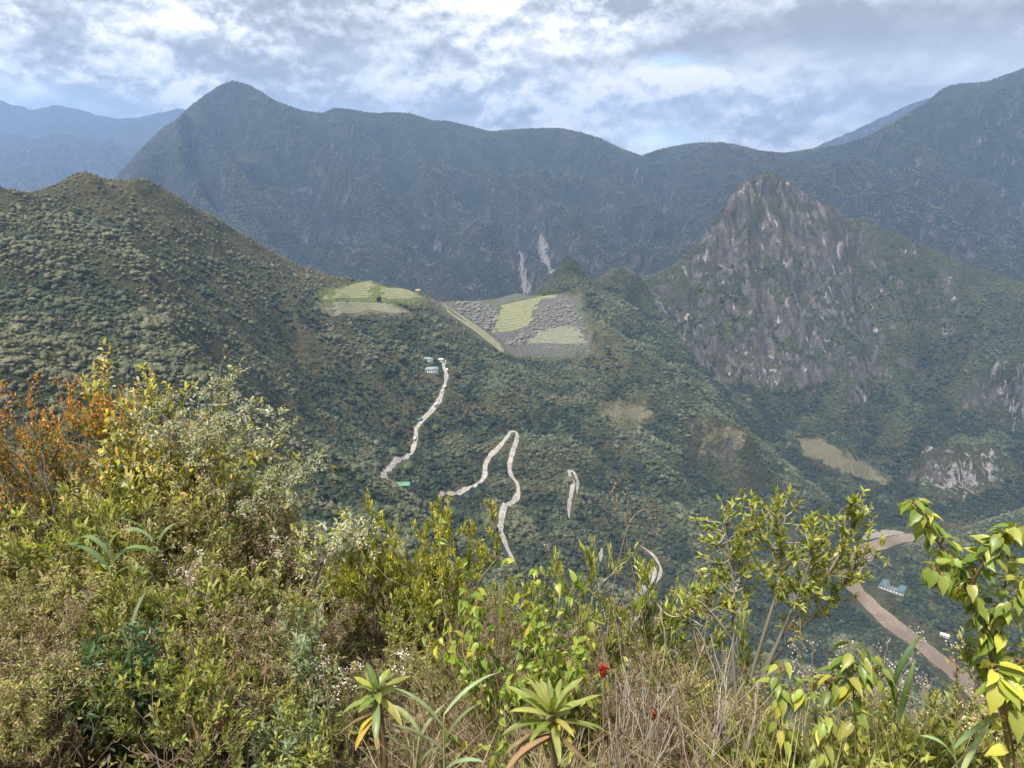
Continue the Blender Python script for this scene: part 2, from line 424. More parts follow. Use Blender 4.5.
def mountain_material(name, canopy, forest=((.045,.058,.026),(.085,.092,.04)), rockc=((.047,.042,.035),(.155,.134,.115))):
    """forest floor and canopy, bare rock with streaks, pale scars, dry grass: mixed by surveyed attributes and noise"""
    m, t = nt(name)
    g = t.nodes.new('ShaderNodeNewGeometry').outputs['Position']
    n1 = noise(t, g, .012, 5); n2 = noise(t, g, .11, 3)
    fc = mixc(t, ramp(t, n1, .38, .62), forest[0], forest[1])
    fc = mixc(t, ramp(t, n2, .35, .7), fc, tuple(c * .6 for c in forest[0]))
    vo = t.nodes.new('ShaderNodeTexVoronoi'); vo.inputs['Scale'].default_value = 1.0 / canopy; L(t, g, vo.inputs['Vector'])
    fc = mixc(t, .35, fc, mixc(t, 1, fc, vo.outputs['Color'], 'MULTIPLY'))
    # dry grassy tone
    fc = mixc(t, mth(t, 'MULTIPLY', attr(t, 'dry'), ramp(t, noise(t, g, .03, 5), .3, .6)), fc, (.15,.125,.058))
    streak = noise(t, vmap(t, g, (.05, .05, .008)), 1.0, 6, .65, .6)
    fine = noise(t, g, .22, 8, .72)
    rc = mixc(t, ramp(t, streak, .35, .68), rockc[0], rockc[1])
    crack = t.nodes.new('ShaderNodeTexNoise'); crack.noise_type = 'RIDGED_MULTIFRACTAL'; crack.inputs['Scale'].default_value = 1.0; crack.inputs['Detail'].default_value = 5
    L(t, vmap(t, g, (.028, .028, .009), (.25, .1, 0)), crack.inputs['Vector'])
    rc = mixc(t, mth(t, 'MULTIPLY', ramp(t, crack.outputs['Fac'], .62, .9), .7), rc, (.04,.038,.034))
    rc = mixc(t, ramp(t, fine, .48, .72), rc, (.055,.056,.04))
    pale = ramp(t, noise(t, vmap(t, g, (.05, .05, .010)), 1.0, 6, .65, .6), .57, .68)
    rc = mixc(t, mth(t, 'MULTIPLY', pale, attr(t, 'palerock')), rc, (.38,.34,.32))
    rk = mth(t, 'ADD', attr(t, 'rock'), mth(t, 'MULTIPLY_ADD', noise(t, vmap(t, g, (.03, .03, .012)), 1.0, 6, .62, .5), 2.0, -1.0))
    rk = ramp(t, rk, .35, .62)
    c = mixc(t, rk, fc, rc)
    br = mth(t, 'ADD', attr(t, 'bare'), mth(t, 'MULTIPLY_ADD', noise(t, g, .06, 4), .9, -.45))
    br = mth(t, 'MULTIPLY', ramp(t, br, .42, .6), 1.0)
    c = mixc(t, br, c, mixc(t, noise(t, g, .2, 4), (.12,.115,.055), (.20,.175,.11)))
    sc = mth(t, 'ADD', attr(t, 'scar'), mth(t, 'MULTIPLY_ADD', noise(t, vmap(t, g, (.07, .07, .03)), 1.0, 6, .7, .8), 2.6, -1.3))
    c = mixc(t, ramp(t, sc, .42, .62), c, mixc(t, fine, (.19,.17,.16), (.42,.38,.36)))
    ru = ramp(t, mth(t, 'ADD', attr(t, 'ruin'), mth(t, 'MULTIPLY_ADD', noise(t, g, .05, 5), .8, -.4)), .4, .6)
    rub = mixc(t, ramp(t, noise(t, g, .28, 5, .7), .38, .62), (.065,.062,.05), (.19,.175,.155))
    c = mixc(t, ru, c, mixc(t, ramp(t, noise(t, g, .025, 4), .42, .62), rub, mixc(t, .5, rub, (.10,.12,.05))))
    gr = attr(t, 'grass')
    c = mixc(t, gr, c, mixc(t, noise(t, g, .1, 4), (.12,.17,.035), (.20,.23,.06)))
    hh = mth(t, 'ADD', mth(t, 'MULTIPLY', mth(t, 'SUBTRACT', 1.0, vo.outputs['Distance']), mth(t, 'SUBTRACT', 1.0, rk)), mth(t, 'MULTIPLY', fine, 2.0))
    nb = bump(t, hh, 1.0, canopy * .55)
    bsdf(t, c, .95, .1, nb)
    return m

MAT = {}
MAT['near'] = mountain_material('forested_slope', 7.0)
MAT['massif'] = mountain_material('massif_slope', 15.0, ((.022,.034,.018),(.05,.062,.03)))  # forest greens darkened: cloud shadow over the range put into the colour
MAT['far'] = mountain_material('far_slope', 40.0, ((.03,.04,.03),(.06,.06,.05)))

# ------------------------------------------------------------------ attributes of the near valley
def castpoly(F, L_): return F.cast([p[0] for p in L_], [p[1] for p in L_])
def soft(F, poly, edge=12.0):
    X, Y = F.xy()
    poly = np.asarray(poly)
    d = distseg(X, Y, np.concatenate([poly, poly[:1]])) + edge * .6 * fbm(X / 22, Y / 22, 3)
    s = np.where(inpoly(X, Y, poly), d, -d)
    return np.clip(.5 + s / edge * .5, 0, 1)

rock = np.where(in_peak, sstep(.9, 1.5, sl1) * .54 + .05, sstep(1.0, 1.6, sl1) * .52)
crag_zone = np.zeros_like(F1.z)
for a_, b_ in ((crag_mid[0], crag_mid[1]), (crag_right[0], crag_right[1]), (crag_right[2], crag_right[3])):
    crag_zone = np.maximum(crag_zone, soft(F1, np.array([p[:2] for p in a_] + [p[:2] for p in b_[::-1]]), 60))
d_knob = distseg(X1, Y1, knob)
rock *= np.where(in_peak, 1, .25 + .9 * crag_zone)
shoulder = sstep(at(838, 250, 2000)[0] - 30, at(900, 300, 1950)[0] + 10, X1 + .25 * (Y1 - 1900)) * (1 - crag_zone)
rock *= 1 - .42 * shoulder * in_peak
rock = np.maximum(rock, .46 * np.exp(-(d_knob / 38) ** 2) * (sl1 > .4))
rock = np.maximum(rock, .42 * soft(F1, castpoly(F1, [(60,182),(85,176),(112,186),(120,205),(100,222),(75,212)]), 60))
rock *= np.where(in_peak & (F1.z > -560), 1, .75)
clearing_uv = [(800,440),(820,437),(842,452),(868,464),(886,480),(882,485),(850,474),(828,466),(803,452)]
ledge_uv = [(698,434),(712,430),(735,429),(746,436),(735,440),(715,438)]
grassy_uv = [(604,411),(618,403),(640,404),(646,414),(630,421),(610,418)]
bare = np.zeros_like(F1.z)
for P_, e in ((clearing_uv, 10), (ledge_uv, 14), (grassy_uv, 14)):
    bare = np.maximum(bare, soft(F1, castpoly(F1, P_), e * 3.2))
scar = np.zeros_like(F1.z)
for P_ in ([(928,470),(945,462),(975,455),(998,458),(1000,470),(985,485),(965,496),(940,494),(930,484)], [(1002,400),(1018,395),(1026,410),(1022,428),(1008,420)], [(760,360),(775,358),(782,372),(772,384),(760,376)]):
    scar = np.maximum(scar, .60 * soft(F1, castpoly(F1, P_), 45))
banks = sstep(46, 30, d_river)
bare = np.maximum(bare, banks * .35)
pr = np.where(in_peak, sstep(.9, 1.5, sl1), .35 * sstep(1.1, 1.6, sl1))
dry = np.where(X1 < 250, .45, .15) * sstep(500, 900, Y1 + .0 * X1) + .12
dry = np.where(in_peak, .18, dry) * (1 - .8 * np.exp(-(d_knob / 70) ** 2))
farm = soft(F1, [river_pt(*p)[:2] for p in [(905,588),(930,600),(960,622),(990,650),(975,655),(940,630),(910,610)]], 16)
grassA = farm * .2
terr_uv = [(322,290),(345,284),(372,281),(398,288),(424,296),(418,301),(385,301),(350,303),(318,302)]
terr_poly = castpoly(F1, [(u, v + 1.5) for u, v in terr_uv])
tgrass = soft(F1, terr_poly, 10)
tan_poly = castpoly(F1, [(316,302),(350,303),(390,303),(412,312),(398,314),(370,312),(345,314),(334,318),(322,310)])
bare = np.maximum(bare, soft(F1, tan_poly, 8))
ruin = soft(F1, plate_poly, 34)
grassA = np.maximum(grassA, tgrass * .8)
# ------------------------------------------------------------------ back massif and far ranges
crest_back = pts([(-60,330,2700),(20,270,3000),(80,212,3350),(115,178,3600),(140,150,3750),(160,130,3880),(178,118,3950),(190,106,4000),(205,95,4050),(218,86,4090),(232,81,4110),(248,84,4130),(262,92,4150),(275,101,4170),(290,106,4190),(305,111,4210),(322,113,4230),(335,108,4250),(352,109,4270),(372,113,4290),(390,112,4310),(410,113,4330),(430,120,4350),(450,121,4370),(470,126,4390),(490,131,4400),(510,130,4410),(535,128,4420),(560,128,4430),(580,132,4440),(600,138,4450),(620,148,4460),(642,156,4470),(655,151,4460),(672,146,4450),(695,143,4430),(720,142,4400),(740,145,4380),(760,151,4360),(785,153,4340),(805,150,4320),(825,147,4300),(845,144,4270),(870,135,4230),(890,125,4200),(905,116,4180),(925,104,4150),(938,92,4130),(947,86,4120),(962,83,4100),(985,82,4080),(1005,75,4060),(1024,68,4040),(1100,40,3950),(1250,30,3800)])
spursB = [pts([(190,106,4000),(186,122,3850),(205,150,3650),(225,180,3450),(250,215,3250),(285,250,3020),(330,280,2850)]),
          pts([(232,81,4110),(262,118,3950),(290,150,3780),(330,190,3520),(375,235,3200),(400,275,2950)]),
          pts([(335,108,4250),(380,150,4000),(420,190,3700),(455,230,3350),(490,275,2980)]),
          pts([(430,120,4350),(480,165,4050),(520,205,3700),(545,240,3350),(570,275,3000)]),
          pts([(560,128,4430),(590,165,4150),(625,205,3800),(650,245,3400)]),
          pts([(115,178,3600),(135,190,3450),(175,225,3200),(230,262,2900)]),
          pts([(720,142,4400),(700,175,4150),(690,210,3800),(690,245,3400)]),
          pts([(962,85,4100),(940,130,3800),(930,180,3500),(925,235,3150)]),
          pts([(1060,60,4000),(1040,130,3650),(1020,190,3350),(1000,250,3050)])]
gulB = []
for a, b in zip(spursB[:5], spursB[1:5] + spursB[6:7]):
    n = min(len(a), len(b))
    g = []
    for k in range(1, n):
        p, q = np.array(a[k]), np.array(b[k])
        c = (p + q) / 2; c[2] -= 150
        g.append(tuple(c))
    gulB.append(g)
SB = [(x, 2420, -680) for x in range(-3500, 5000, 150)] + pts([(500,300,2750),(300,290,2700),(640,290,2760),(900,240,2900),(1024,282,2850),(760,210,3300),(840,200,3400)])
SB += [(x, 5900, -300) for x in range(-5000, 6000, 300)] + [(-3600, 3400, -650), (-3200, 4500, -500), (-4000, 2800, -680)]
FB = Field(-4200, 5200, 2400, 5900, 25, [crest_back] + spursB + gulB, SB, 4)
FB.refine(2)
XB, YB = FB.xy()
dB = distseg(XB, YB, crest_back)
_cb = np.array(crest_back); _o = np.argsort(_cb[:, 0])
behind = np.clip(YB - np.interp(XB, _cb[_o, 0], _cb[_o, 1]), 0, None)
wB = np.clip((dB / 320) ** 1.7, 0.012, 1) * np.exp(-behind / 30)
th = math.radians(28)
ua, ub = XB * math.cos(th) + YB * math.sin(th), -XB * math.sin(th) + YB * math.cos(th)
wpx = 90 * fbm(XB / 500, YB / 500, 3)
FB.z += wB * (250 * fbm((ua + wpx) / 330, ub / 1100, 4, ridged=True) + 40 * fbm(XB / 180, YB / 180, 4))
FB.z += 10 * fbm(XB / 45, YB / 45, 3) * 1.4
for _ in range(2): pin(FB, [crest_back], 40.0)
FB.z -= .22 * np.minimum(behind, 900)
FB.z += np.exp(-(dB / 50) ** 2) * 7 * fbm(XB / 40, YB / 40 + 2, 3)
# no knob in front of the crest may stand above the surveyed skyline
_uB, _ = proj(np.stack([XB, YB, FB.z], -1))
_cu, _cv = proj(np.array(crest_back)); _vl = np.interp(_uB, _cu, _cv) + .4
_b = (_vl - 384) / FPX
FB.z = np.minimum(FB.z, YB * (-SP - _b * CP) / (CP - _b * SP) + 4 * fbm(XB / 60, YB / 60 + 2, 3))
slB = FB.slope()
rockB = .02 + .34 * sstep(.95, 1.8, slB) + .10 * sstep(-150, -450, FB.z)
def strip_scar(F, uvw):
    s = np.zeros_like(F.z); X, Y = F.xy()
    p = F.cast([q[0] for q in uvw], [q[1] for q in uvw], 2500, 5000, 1500)
    for (a, b, wa) in zip(p[:-1], p[1:], [q[2] for q in uvw]):
        s = np.maximum(s, np.clip(1.0 - distseg(X, Y, [a, b]) / wa * .62, 0, .8))
    return s
scarB = np.maximum(strip_scar(FB, [(516,243,7),(520,256,6),(522,268,9),(524,282,10),(530,291,5)]), strip_scar(FB, [(540,236,13),(543,250,17),(547,264,14),(551,274,8)]))
zero = np.zeros_like(FB.z)
link('massif', FB.mesh('massif', MAT['massif'], None, {'rock': rockB, 'palerock': zero + .5, 'dry': zero + .15, 'bare': zero, 'scar': scarB, 'grass': zero, 'ruin': zero}))
tag(bpy.data.objects['massif'], 'long dark blue mountain range with sharp left summit behind the ruins', 'mountain', kind='structure')

def far_range(name, label, crest, front, depth, mat, seed, rough):
    """a mountain range with both flanks, crest given, flanks falling to the valley floor"""
    c = np.array(pts(crest))
    x0, x1 = c[:, 0].min(), c[:, 0].max()
    nx, ny = 260, 90
    xs = np.linspace(x0, x1, nx)
    cy = np.interp(xs, c[:, 0], c[:, 1]); cz = np.interp(xs, c[:, 0], c[:, 2]) + rough * .16 * fbm(xs / (rough * .7) + seed, xs * 0 + seed, 4)
    t = np.linspace(-1, 1, ny)[:, None]
    Xg = xs[None] + 0 * t; Yg = cy[None] + np.where(t < 0, t * front, t * depth)
    hgt = cz[None] + 900
    prof = 1 - np.abs(t) ** .85
    Zg = -900 + hgt * prof
    ww = np.clip(np.abs(t) * 5, .12, 1) * np.clip(prof * 3, 0, 1)
    Zg = Zg + ww * rough * (fbm((Xg + .35 * Yg) / (rough * 4) + seed, Yg / (rough * 13), 4, ridged=True) + .6 * fbm(Xg / rough, Yg / rough + seed, 4))
    v = np.stack([Xg.ravel(), Yg.ravel(), Zg.ravel()], 1)
    idx = np.arange(nx * ny).reshape(ny, nx)
    f = np.stack([idx[:-1, :-1], idx[:-1, 1:], idx[1:, 1:], idx[1:, :-1]], -1).reshape(-1, 4)
    z = np.zeros(nx * ny)
    me = mesh_from(name, v, f, mat, True, {'rock': z + .56, 'palerock': z + .9, 'dry': z + .2, 'bare': z, 'scar': z, 'grass': z, 'ruin': z})
    o = link(name, me)
    tag(o, label, 'mountain', kind='structure')
    return o
far_range('far_range', 'hazy blue mountain wall low at the far left, lit on its crags', [(-420,150,7600),(-200,150,7500),(-60,128,7400),(-10,132,7300),(20,133,7250),(40,138,7200),(52,130,7200),(62,131,7200),(80,138,7200),(105,141,7250),(125,144,7300),(150,150,7300),(200,170,7300),(300,230,7300)], 2600, 1500, MAT['far'], 3.1, 330)
far_range('far_range', 'deep blue range fading under the clouds at the far left', [(-500,110,9200),(-200,104,9200),(-60,100,9200),(0,98,9200),(30,108,9200),(60,103,9200),(95,112,9200),(120,118,9200),(150,113,9200),(180,106,9200),(210,112,9200),(300,120,9200),(420,170,9200)], 2500, 1400, MAT['far'], 8.4, 260)
far_range('far_range', 'blue ridge rising to the right behind the right-hand forested slope', [(700,190,6800),(760,165,6800),(800,152,6800),(830,139,6750),(860,125,6700),(890,112,6700),(912,101,6650),(937,93,6600),(965,90,6600),(990,78,6600),(1024,66,6600),(1200,66,6500)], 2200, 1500, MAT['far'], 5.7, 120)
# ground that carries on under everything to the horizon
gs = 17500.0
link('ground', mesh_from('ground', [(-gs, -1400, -960), (gs, -1400, -960), (gs, 11400, -960), (-gs, 11400, -960)], np.array([[0, 1, 2, 3]]), MAT['far']))
tag(bpy.data.objects['ground'], 'valley floor running under the mountains to the horizon', 'ground', kind='structure')

# one closed box of thin air
hz = MB(); hz.box((0, 5000, -55), (36000, 13000, 1832))
hm, ht = nt('haze')
pv = ht.nodes.new('ShaderNodeVolumePrincipled')
pv.inputs['Color'].default_value = (.37, .585, 1.0, 1); pv.inputs['Density'].default_value = 1.12e-4; pv.inputs['Anisotropy'].default_value = .25
L(ht, pv.outputs[0], ht.nodes.new('ShaderNodeOutputMaterial').inputs['Volume'])
ho = link('haze', hz.mesh('haze', hm))
tag(ho, 'thin blue haze filling the valley', 'haze', kind='stuff')

SC.view_settings.view_transform = 'Standard'; SC.view_settings.look = 'None'
SC.view_settings.gamma = 1.0; SC.view_settings.use_curve_mapping = False
SC.view_settings.exposure = 1.65
SC.cycles.use_denoising = True
SC.cycles.max_bounces = 6; SC.cycles.diffuse_bounces = 3; SC.cycles.transmission_bounces = 3; SC.cycles.volume_bounces = 0
SC.cycles.use_adaptive_sampling = True; SC.cycles.adaptive_threshold = .02
# ------------------------------------------------------------------ sun, sky, air
SUN_EL, SUN_AZ = math.radians(63), math.radians(-140)        # azimuth from the viewing direction, towards the left
sd = Vector((math.sin(SUN_AZ) * math.cos(SUN_EL), math.cos(SUN_AZ) * math.cos(SUN_EL), math.sin(SUN_EL)))
sl = bpy.data.lights.new('sun', 'SUN'); sl.energy = 3.2; sl.angle = math.radians(6.0); sl.color = (1.0, .95, .87)
so = bpy.data.objects.new('sun', sl); so.rotation_euler = sd.to_track_quat('Z', 'Y').to_euler(); COL.objects.link(so)

wd = bpy.data.worlds.new('World'); SC.world = wd; wd.use_nodes = True
t = wd.node_tree; t.nodes.clear()
sky = N(t, 'ShaderNodeTexSky', sky_type='NISHITA', sun_disc=False, sun_elevation=SUN_EL, sun_rotation=SUN_AZ, altitude=2700.0, air_density=1.0, dust_density=1.0)
tc = t.nodes.new('ShaderNodeTexCoord').outputs['Generated']
sep = t.nodes.new('ShaderNodeSeparateXYZ'); L(t, tc, sep.inputs[0])
az = mth(t, 'ARCTAN2', sep.outputs[0], sep.outputs[1])
el = mth(t, 'ARCSINE', sep.outputs[2])
def cvec(sa, se, off=0.0, el_in=None):
    c = t.nodes.new('ShaderNodeCombineXYZ')
    L(t, mth(t, 'MULTIPLY_ADD', az, sa, off), c.inputs[0]); L(t, mth(t, 'MULTIPLY_ADD', el_in or el, se, off * .37), c.inputs[1]); c.inputs[2].default_value = off
    return c.outputs[0]
def blob(a0, e0, ra, re, tilt=0.0):
    """soft bank of cloud centred at azimuth a0, elevation e0 (degrees)"""
    da = mth(t, 'SUBTRACT', az, math.radians(a0)); de = mth(t, 'SUBTRACT', el, math.radians(e0))
    de = mth(t, 'MULTIPLY_ADD', da, -tilt, de)
    q = mth(t, 'ADD', mth(t, 'POWER', mth(t, 'DIVIDE', da, math.radians(ra)), 2.0), mth(t, 'POWER', mth(t, 'DIVIDE', de, math.radians(re)), 2.0))
    return mth(t, 'POWER', 2.718, mth(t, 'MULTIPLY', q, -1.0))
def acc(items):
    r = None
    for wgt, b in items:
        x = mth(t, 'MULTIPLY', b, wgt)
        r = x if r is None else mth(t, 'ADD', r, x)
    return r
# broad light and dark of the layer, billows of the puffs, fine wisps
def n2(vec, scale, detail, rough, dist=0.0, kind='FBM', lac=2.0):
    n = t.nodes.new('ShaderNodeTexNoise'); n.noise_dimensions = '2D'; n.noise_type = kind; n.normalize = True
    n.inputs['Scale'].default_value = scale; n.inputs['Detail'].default_value = detail; n.inputs['Roughness'].default_value = rough
    n.inputs['Distortion'].default_value = dist; n.inputs['Lacunarity'].default_value = lac
    L(t, vec, n.inputs['Vector']); return n.outputs['Fac']
broad = n2(cvec(3.6, 8.0, 1.3), 1.0, 4, .5, 0.0)
bl1 = n2(cvec(11.0, 17.0, 4.1), 1.0, 9, .64, 0.0)
bl2 = n2(cvec(11.0, 17.0, 4.1, mth(t, 'ADD', el, .010)), 1.0, 7, .64, 0.0)
crisp = mth(t, 'MULTIPLY', mth(t, 'SUBTRACT', ramp(t, bl1, .44, .56), .5), .22)
edge = mth(t, 'ADD', mth(t, 'MULTIPLY', mth(t, 'SUBTRACT', bl1, bl2), 1.9), crisp)             # sunlit tops of the puffs
wisp = n2(cvec(16.0, 30.0, 9.3), 1.0, 5, .6, 0.0)
calm = acc([(1.0, blob(24, 8.0, 15, 3.0)), (.8, blob(33, 4.0, 10, 3.0)), (.5, blob(-12, 7.0, 6, 4.0))])
puffw = mth(t, 'SUBTRACT', 1.0, mth(t, 'MULTIPLY', calm, .75), None, True)
dark = acc([(.75, blob(19, 8.6, 12, 1.7, -.03)), (.55, blob(32, 9.3, 12, 1.8)), (.40, blob(9, 10.6, 7, 1.0)), (.75, blob(-28, 11.2, 9, .9)), (.35, blob(-33, 7.2, 7, 1.0)), (.30, blob(-13, 9.6, 7, 1.0)), (.25, blob(-22, 6.6, 6, .8)), (.22, blob(26, 4.6, 6, 1.6))])
lite = acc([(.95, blob(7, 5.4, 6, 2.3)), (.75, blob(3, 9.2, 6, 1.8)), (.5, blob(13, 3.2, 5, 1.5)), (.95, blob(-25, 9.4, 8, .75, -.10)), (.45, blob(-30, 5.6, 7, .9)), (.40, blob(-7, 5.6, 6, 1.2)), (.35, blob(35, 5.4, 7, 1.6)), (.3, blob(-15, 3.6, 6, 1.0))])
val = mth(t, 'ADD', .53, mth(t, 'MULTIPLY', mth(t, 'SUBTRACT', broad, .5), .7))
val = mth(t, 'ADD', val, mth(t, 'MULTIPLY', mth(t, 'MULTIPLY', mth(t, 'SUBTRACT', bl1, .5), 1.5), puffw))
val = mth(t, 'ADD', val, mth(t, 'MULTIPLY', edge, puffw))
val = mth(t, 'ADD', val, mth(t, 'MULTIPLY', mth(t, 'SUBTRACT', wisp, .5), .3))
val = mth(t, 'ADD', val, mth(t, 'MULTIPLY', lite, .46))
val = mth(t, 'SUBTRACT', val, mth(t, 'MULTIPLY', dark, .62))
cr = t.nodes.new('ShaderNodeValToRGB'); L(t, val, cr.inputs[0])
els = cr.color_ramp.elements
els[0].position = 0.05; els[0].color = (.33, .332, .345, 1)
els[1].position = 1.0; els[1].color = (1.04, .995, .93, 1)
for p, c in ((.30, (.44, .447, .462)), (.52, (.585, .602, .625)), (.75, (.79, .80, .81))):
    e = els.new(p); e.color = (*c, 1)
# gaps of blue
gap = mth(t, 'ADD', 0.0, acc([(1.0, blob(11.8, 7.2, 1.5, .35)), (.8, blob(11, 1.8, 3.2, .9)), (.6, blob(-36, 4.0, 8, 1.2))]), clamp=True)
gap = mth(t, 'MULTIPLY', gap, .75)
CLOUD = 4.6
cl = mixc(t, 1.0, cr.outputs[0], (CLOUD, CLOUD, CLOUD), 'MULTIPLY')
skyc = mixc(t, gap, cl, mixc(t, 1.0, sky.outputs[0], (.9, .9, 1.0), 'MULTIPLY'))
bg = t.nodes.new('ShaderNodeBackground'); bg.inputs['Strength'].default_value = .1
L(t, skyc, bg.inputs['Color'])
L(t, bg.outputs[0], t.nodes.new('ShaderNodeOutputWorld').inputs[0])

# ------------------------------------------------------------------ the near valley itself
A1 = {'rock': rock, 'palerock': pr, 'dry': dry, 'bare': bare, 'scar': scar, 'grass': grassA, 'ruin': ruin}
in_view = (np.abs(X1) < .95 * np.maximum(Y1, 0) + 320)
o = link('mountain', F1.mesh('mountain', MAT['near'], in_peak & in_view, A1)); tag(o, 'steep rocky peak with bare grey cliffs above the river bend', 'mountain', kind='structure')
o = link('hillside', F1.mesh('hillside', MAT['near'], ~in_peak & in_view, A1)); tag(o, 'forested hillside falling from the left ridge to the river', 'hill', kind='structure')
# ------------------------------------------------------------------ forest
def leafy_material(name, cols, trans=.25, rough=.6, spec=.35, wscale=.02, jitter=.6, inst=True, tint=False):
    """leaf colour: two or three tones picked per plant and by clump, per-leaf tint if the mesh carries one"""
    m, t = nt(name)
    g = t.nodes.new('ShaderNodeNewGeometry').outputs['Position']
    oi = t.nodes.new('ShaderNodeObjectInfo').outputs['Random']
    f = mth(t, 'ADD', mth(t, 'MULTIPLY', oi, jitter), mth(t, 'MULTIPLY', noise(t, g, wscale, 4), 1.5 - jitter * .6))
    f = mth(t, 'SUBTRACT', f, .25)
    if wscale < .02:                                                 # drier, paler growth on the high ridges
        sp_ = t.nodes.new('ShaderNodeSeparateXYZ'); L(t, g, sp_.inputs[0])
        f = mth(t, 'ADD', f, mth(t, 'MULTIPLY', mth(t, 'MULTIPLY', ramp(t, sp_.outputs[2], -330, -60), ramp(t, mth(t, 'MULTIPLY', sp_.outputs[0], -1.0), -100, 150)), .42))
    r = t.nodes.new('ShaderNodeValToRGB'); L(t, f, r.inputs[0])
    e = r.color_ramp.elements
    e[0].position = .1; e[0].color = (*cols[0], 1); e[1].position = .9; e[1].color = (*cols[-1], 1)
    for k, c in enumerate(cols[1:-1]):
        x = e.new(.1 + .8 * (k + 1) / (len(cols) - 1)); x.color = (*c, 1)
    c = r.outputs[0]
    if tint:
        a = t.nodes.new('ShaderNodeAttribute'); a.attribute_name = 'tint'
        c = mixc(t, attr(t, 'tintw'), c, a.outputs['Color'])
    bsdf(t, c, rough, spec, None, (trans, (1.35, 1.35, .7)) if trans else None)
    return m
def crown_material(name, cols):
    """tree crowns: tone per tree: clumps, drier high growth, relief shading painted as dark gullies and pale ridges"""
    m, t = nt(name)
    a = t.nodes.new('ShaderNodeAttribute'); a.attribute_type = 'INSTANCER'; a.attribute_name = 'tone'
    r = t.nodes.new('ShaderNodeValToRGB'); L(t, a.outputs['Fac'], r.inputs[0])
    e = r.color_ramp.elements
    e[0].position = .05; e[0].color = (*cols[0], 1); e[1].position = .95; e[1].color = (*cols[-1], 1)
    for k, c in enumerate(cols[1:-1]):
        x = e.new(.05 + .9 * (k + 1) / (len(cols) - 1)); x.color = (*c, 1)
    oi = t.nodes.new('ShaderNodeObjectInfo').outputs['Random']
    c = mixc(t, mth(t, 'MULTIPLY', ramp(t, oi, .80, 1.0), .45), r.outputs[0], (.10, .10, .05))
    bsdf(t, c, .85, .12, None, (.14, (1.3, 1.3, .7)))
    return m
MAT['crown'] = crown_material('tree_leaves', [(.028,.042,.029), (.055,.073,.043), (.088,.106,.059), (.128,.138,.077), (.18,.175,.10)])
MAT['crown_far'] = crown_material('far_tree_leaves', [(.011,.021,.016), (.024,.036,.022), (.048,.058,.032), (.085,.09,.052), (.12,.115,.07)])  # far crowns kept darker to carry the range's cloud shadow in their colour
def boxblur(z, k):
    for ax in (0, 1):
        p = np.pad(z, [(k + 1, k) if i == ax else (0, 0) for i in (0, 1)], mode='edge'); c = np.cumsum(p, axis=ax)
        n = z.shape[ax]; z = (np.take(c, np.arange(2 * k + 1, n + 2 * k + 1), ax) - np.take(c, np.arange(0, n), ax)) / (2 * k + 1)
    return z

def ico(n):
    p = (1 + 5 ** .5) / 2
    v = [(-1,p,0),(1,p,0),(-1,-p,0),(1,-p,0),(0,-1,p),(0,1,p),(0,-1,-p),(0,1,-p),(p,0,-1),(p,0,1),(-p,0,-1),(-p,0,1)]
    f = [(0,11,5),(0,5,1),(0,1,7),(0,7,10),(0,10,11),(1,5,9),(5,11,4),(11,10,2),(10,7,6),(7,1,8),(3,9,4),(3,4,2),(3,2,6),(3,6,8),(3,8,9),(4,9,5),(2,4,11),(6,2,10),(8,6,7),(9,8,1)]
    v = [tuple(np.array(q) / np.linalg.norm(q)) for q in v]
    for _ in range(n):
        cache = {}; nf = []
        def mid(a, b):
            k = (min(a, b), max(a, b))
            if k not in cache:
                q = np.array(v[a]) + np.array(v[b]); v.append(tuple(q / np.linalg.norm(q))); cache[k] = len(v) - 1
            return cache[k]
        for a, b, c in f:
            ab, bc, ca = mid(a, b), mid(b, c), mid(c, a)
            nf += [(a, ab, ca), (b, bc, ab), (c, ca, bc), (ab, bc, ca)]
        f = nf
    return np.array(v), np.array(f)
ICO1, ICO2 = ico(1), ico(2)

def crown_mesh(name, seed, lobes, squash, mat, flakes=800):
    r = np.random.default_rng(seed)
    b = MB()
    for k in range(lobes):
        d = r.normal(size=3); d[2] = abs(d[2]) * .6; d /= np.linalg.norm(d)
        c = d * r.uniform(.25, .62) * np.array([1, 1, squash]) if k else np.zeros(3)
        R = r.uniform(.38, .58) if k else .72
        v, f = ICO2
        q = v * (1 + .32 * r.normal(size=(len(v), 1)) * .55)
        b.add(c + q * R * np.array([1, 1, squash]), f3=f)
    base = np.concatenate(b.v)
    # leaf clumps standing off the lobes give the ragged outline
    i = r.integers(0, len(base), flakes)
    c = base[i] * r.uniform(.92, 1.24, (flakes, 1))
    a = r.normal(size=(flakes, 3)); a /= np.linalg.norm(a, axis=1, keepdims=True)
    e = np.cross(a, r.normal(size=(flakes, 3))); e /= np.linalg.norm(e, axis=1, keepdims=True)
    s = r.uniform(.04, .12, (flakes, 1))
    q = np.stack([c + a * s, c + e * s * .8, c - a * s, c - e * s * .8], 1).reshape(-1, 3)
    b.add(q, f4=np.arange(flakes * 4).reshape(-1, 4))
    return b.mesh(name, mat)

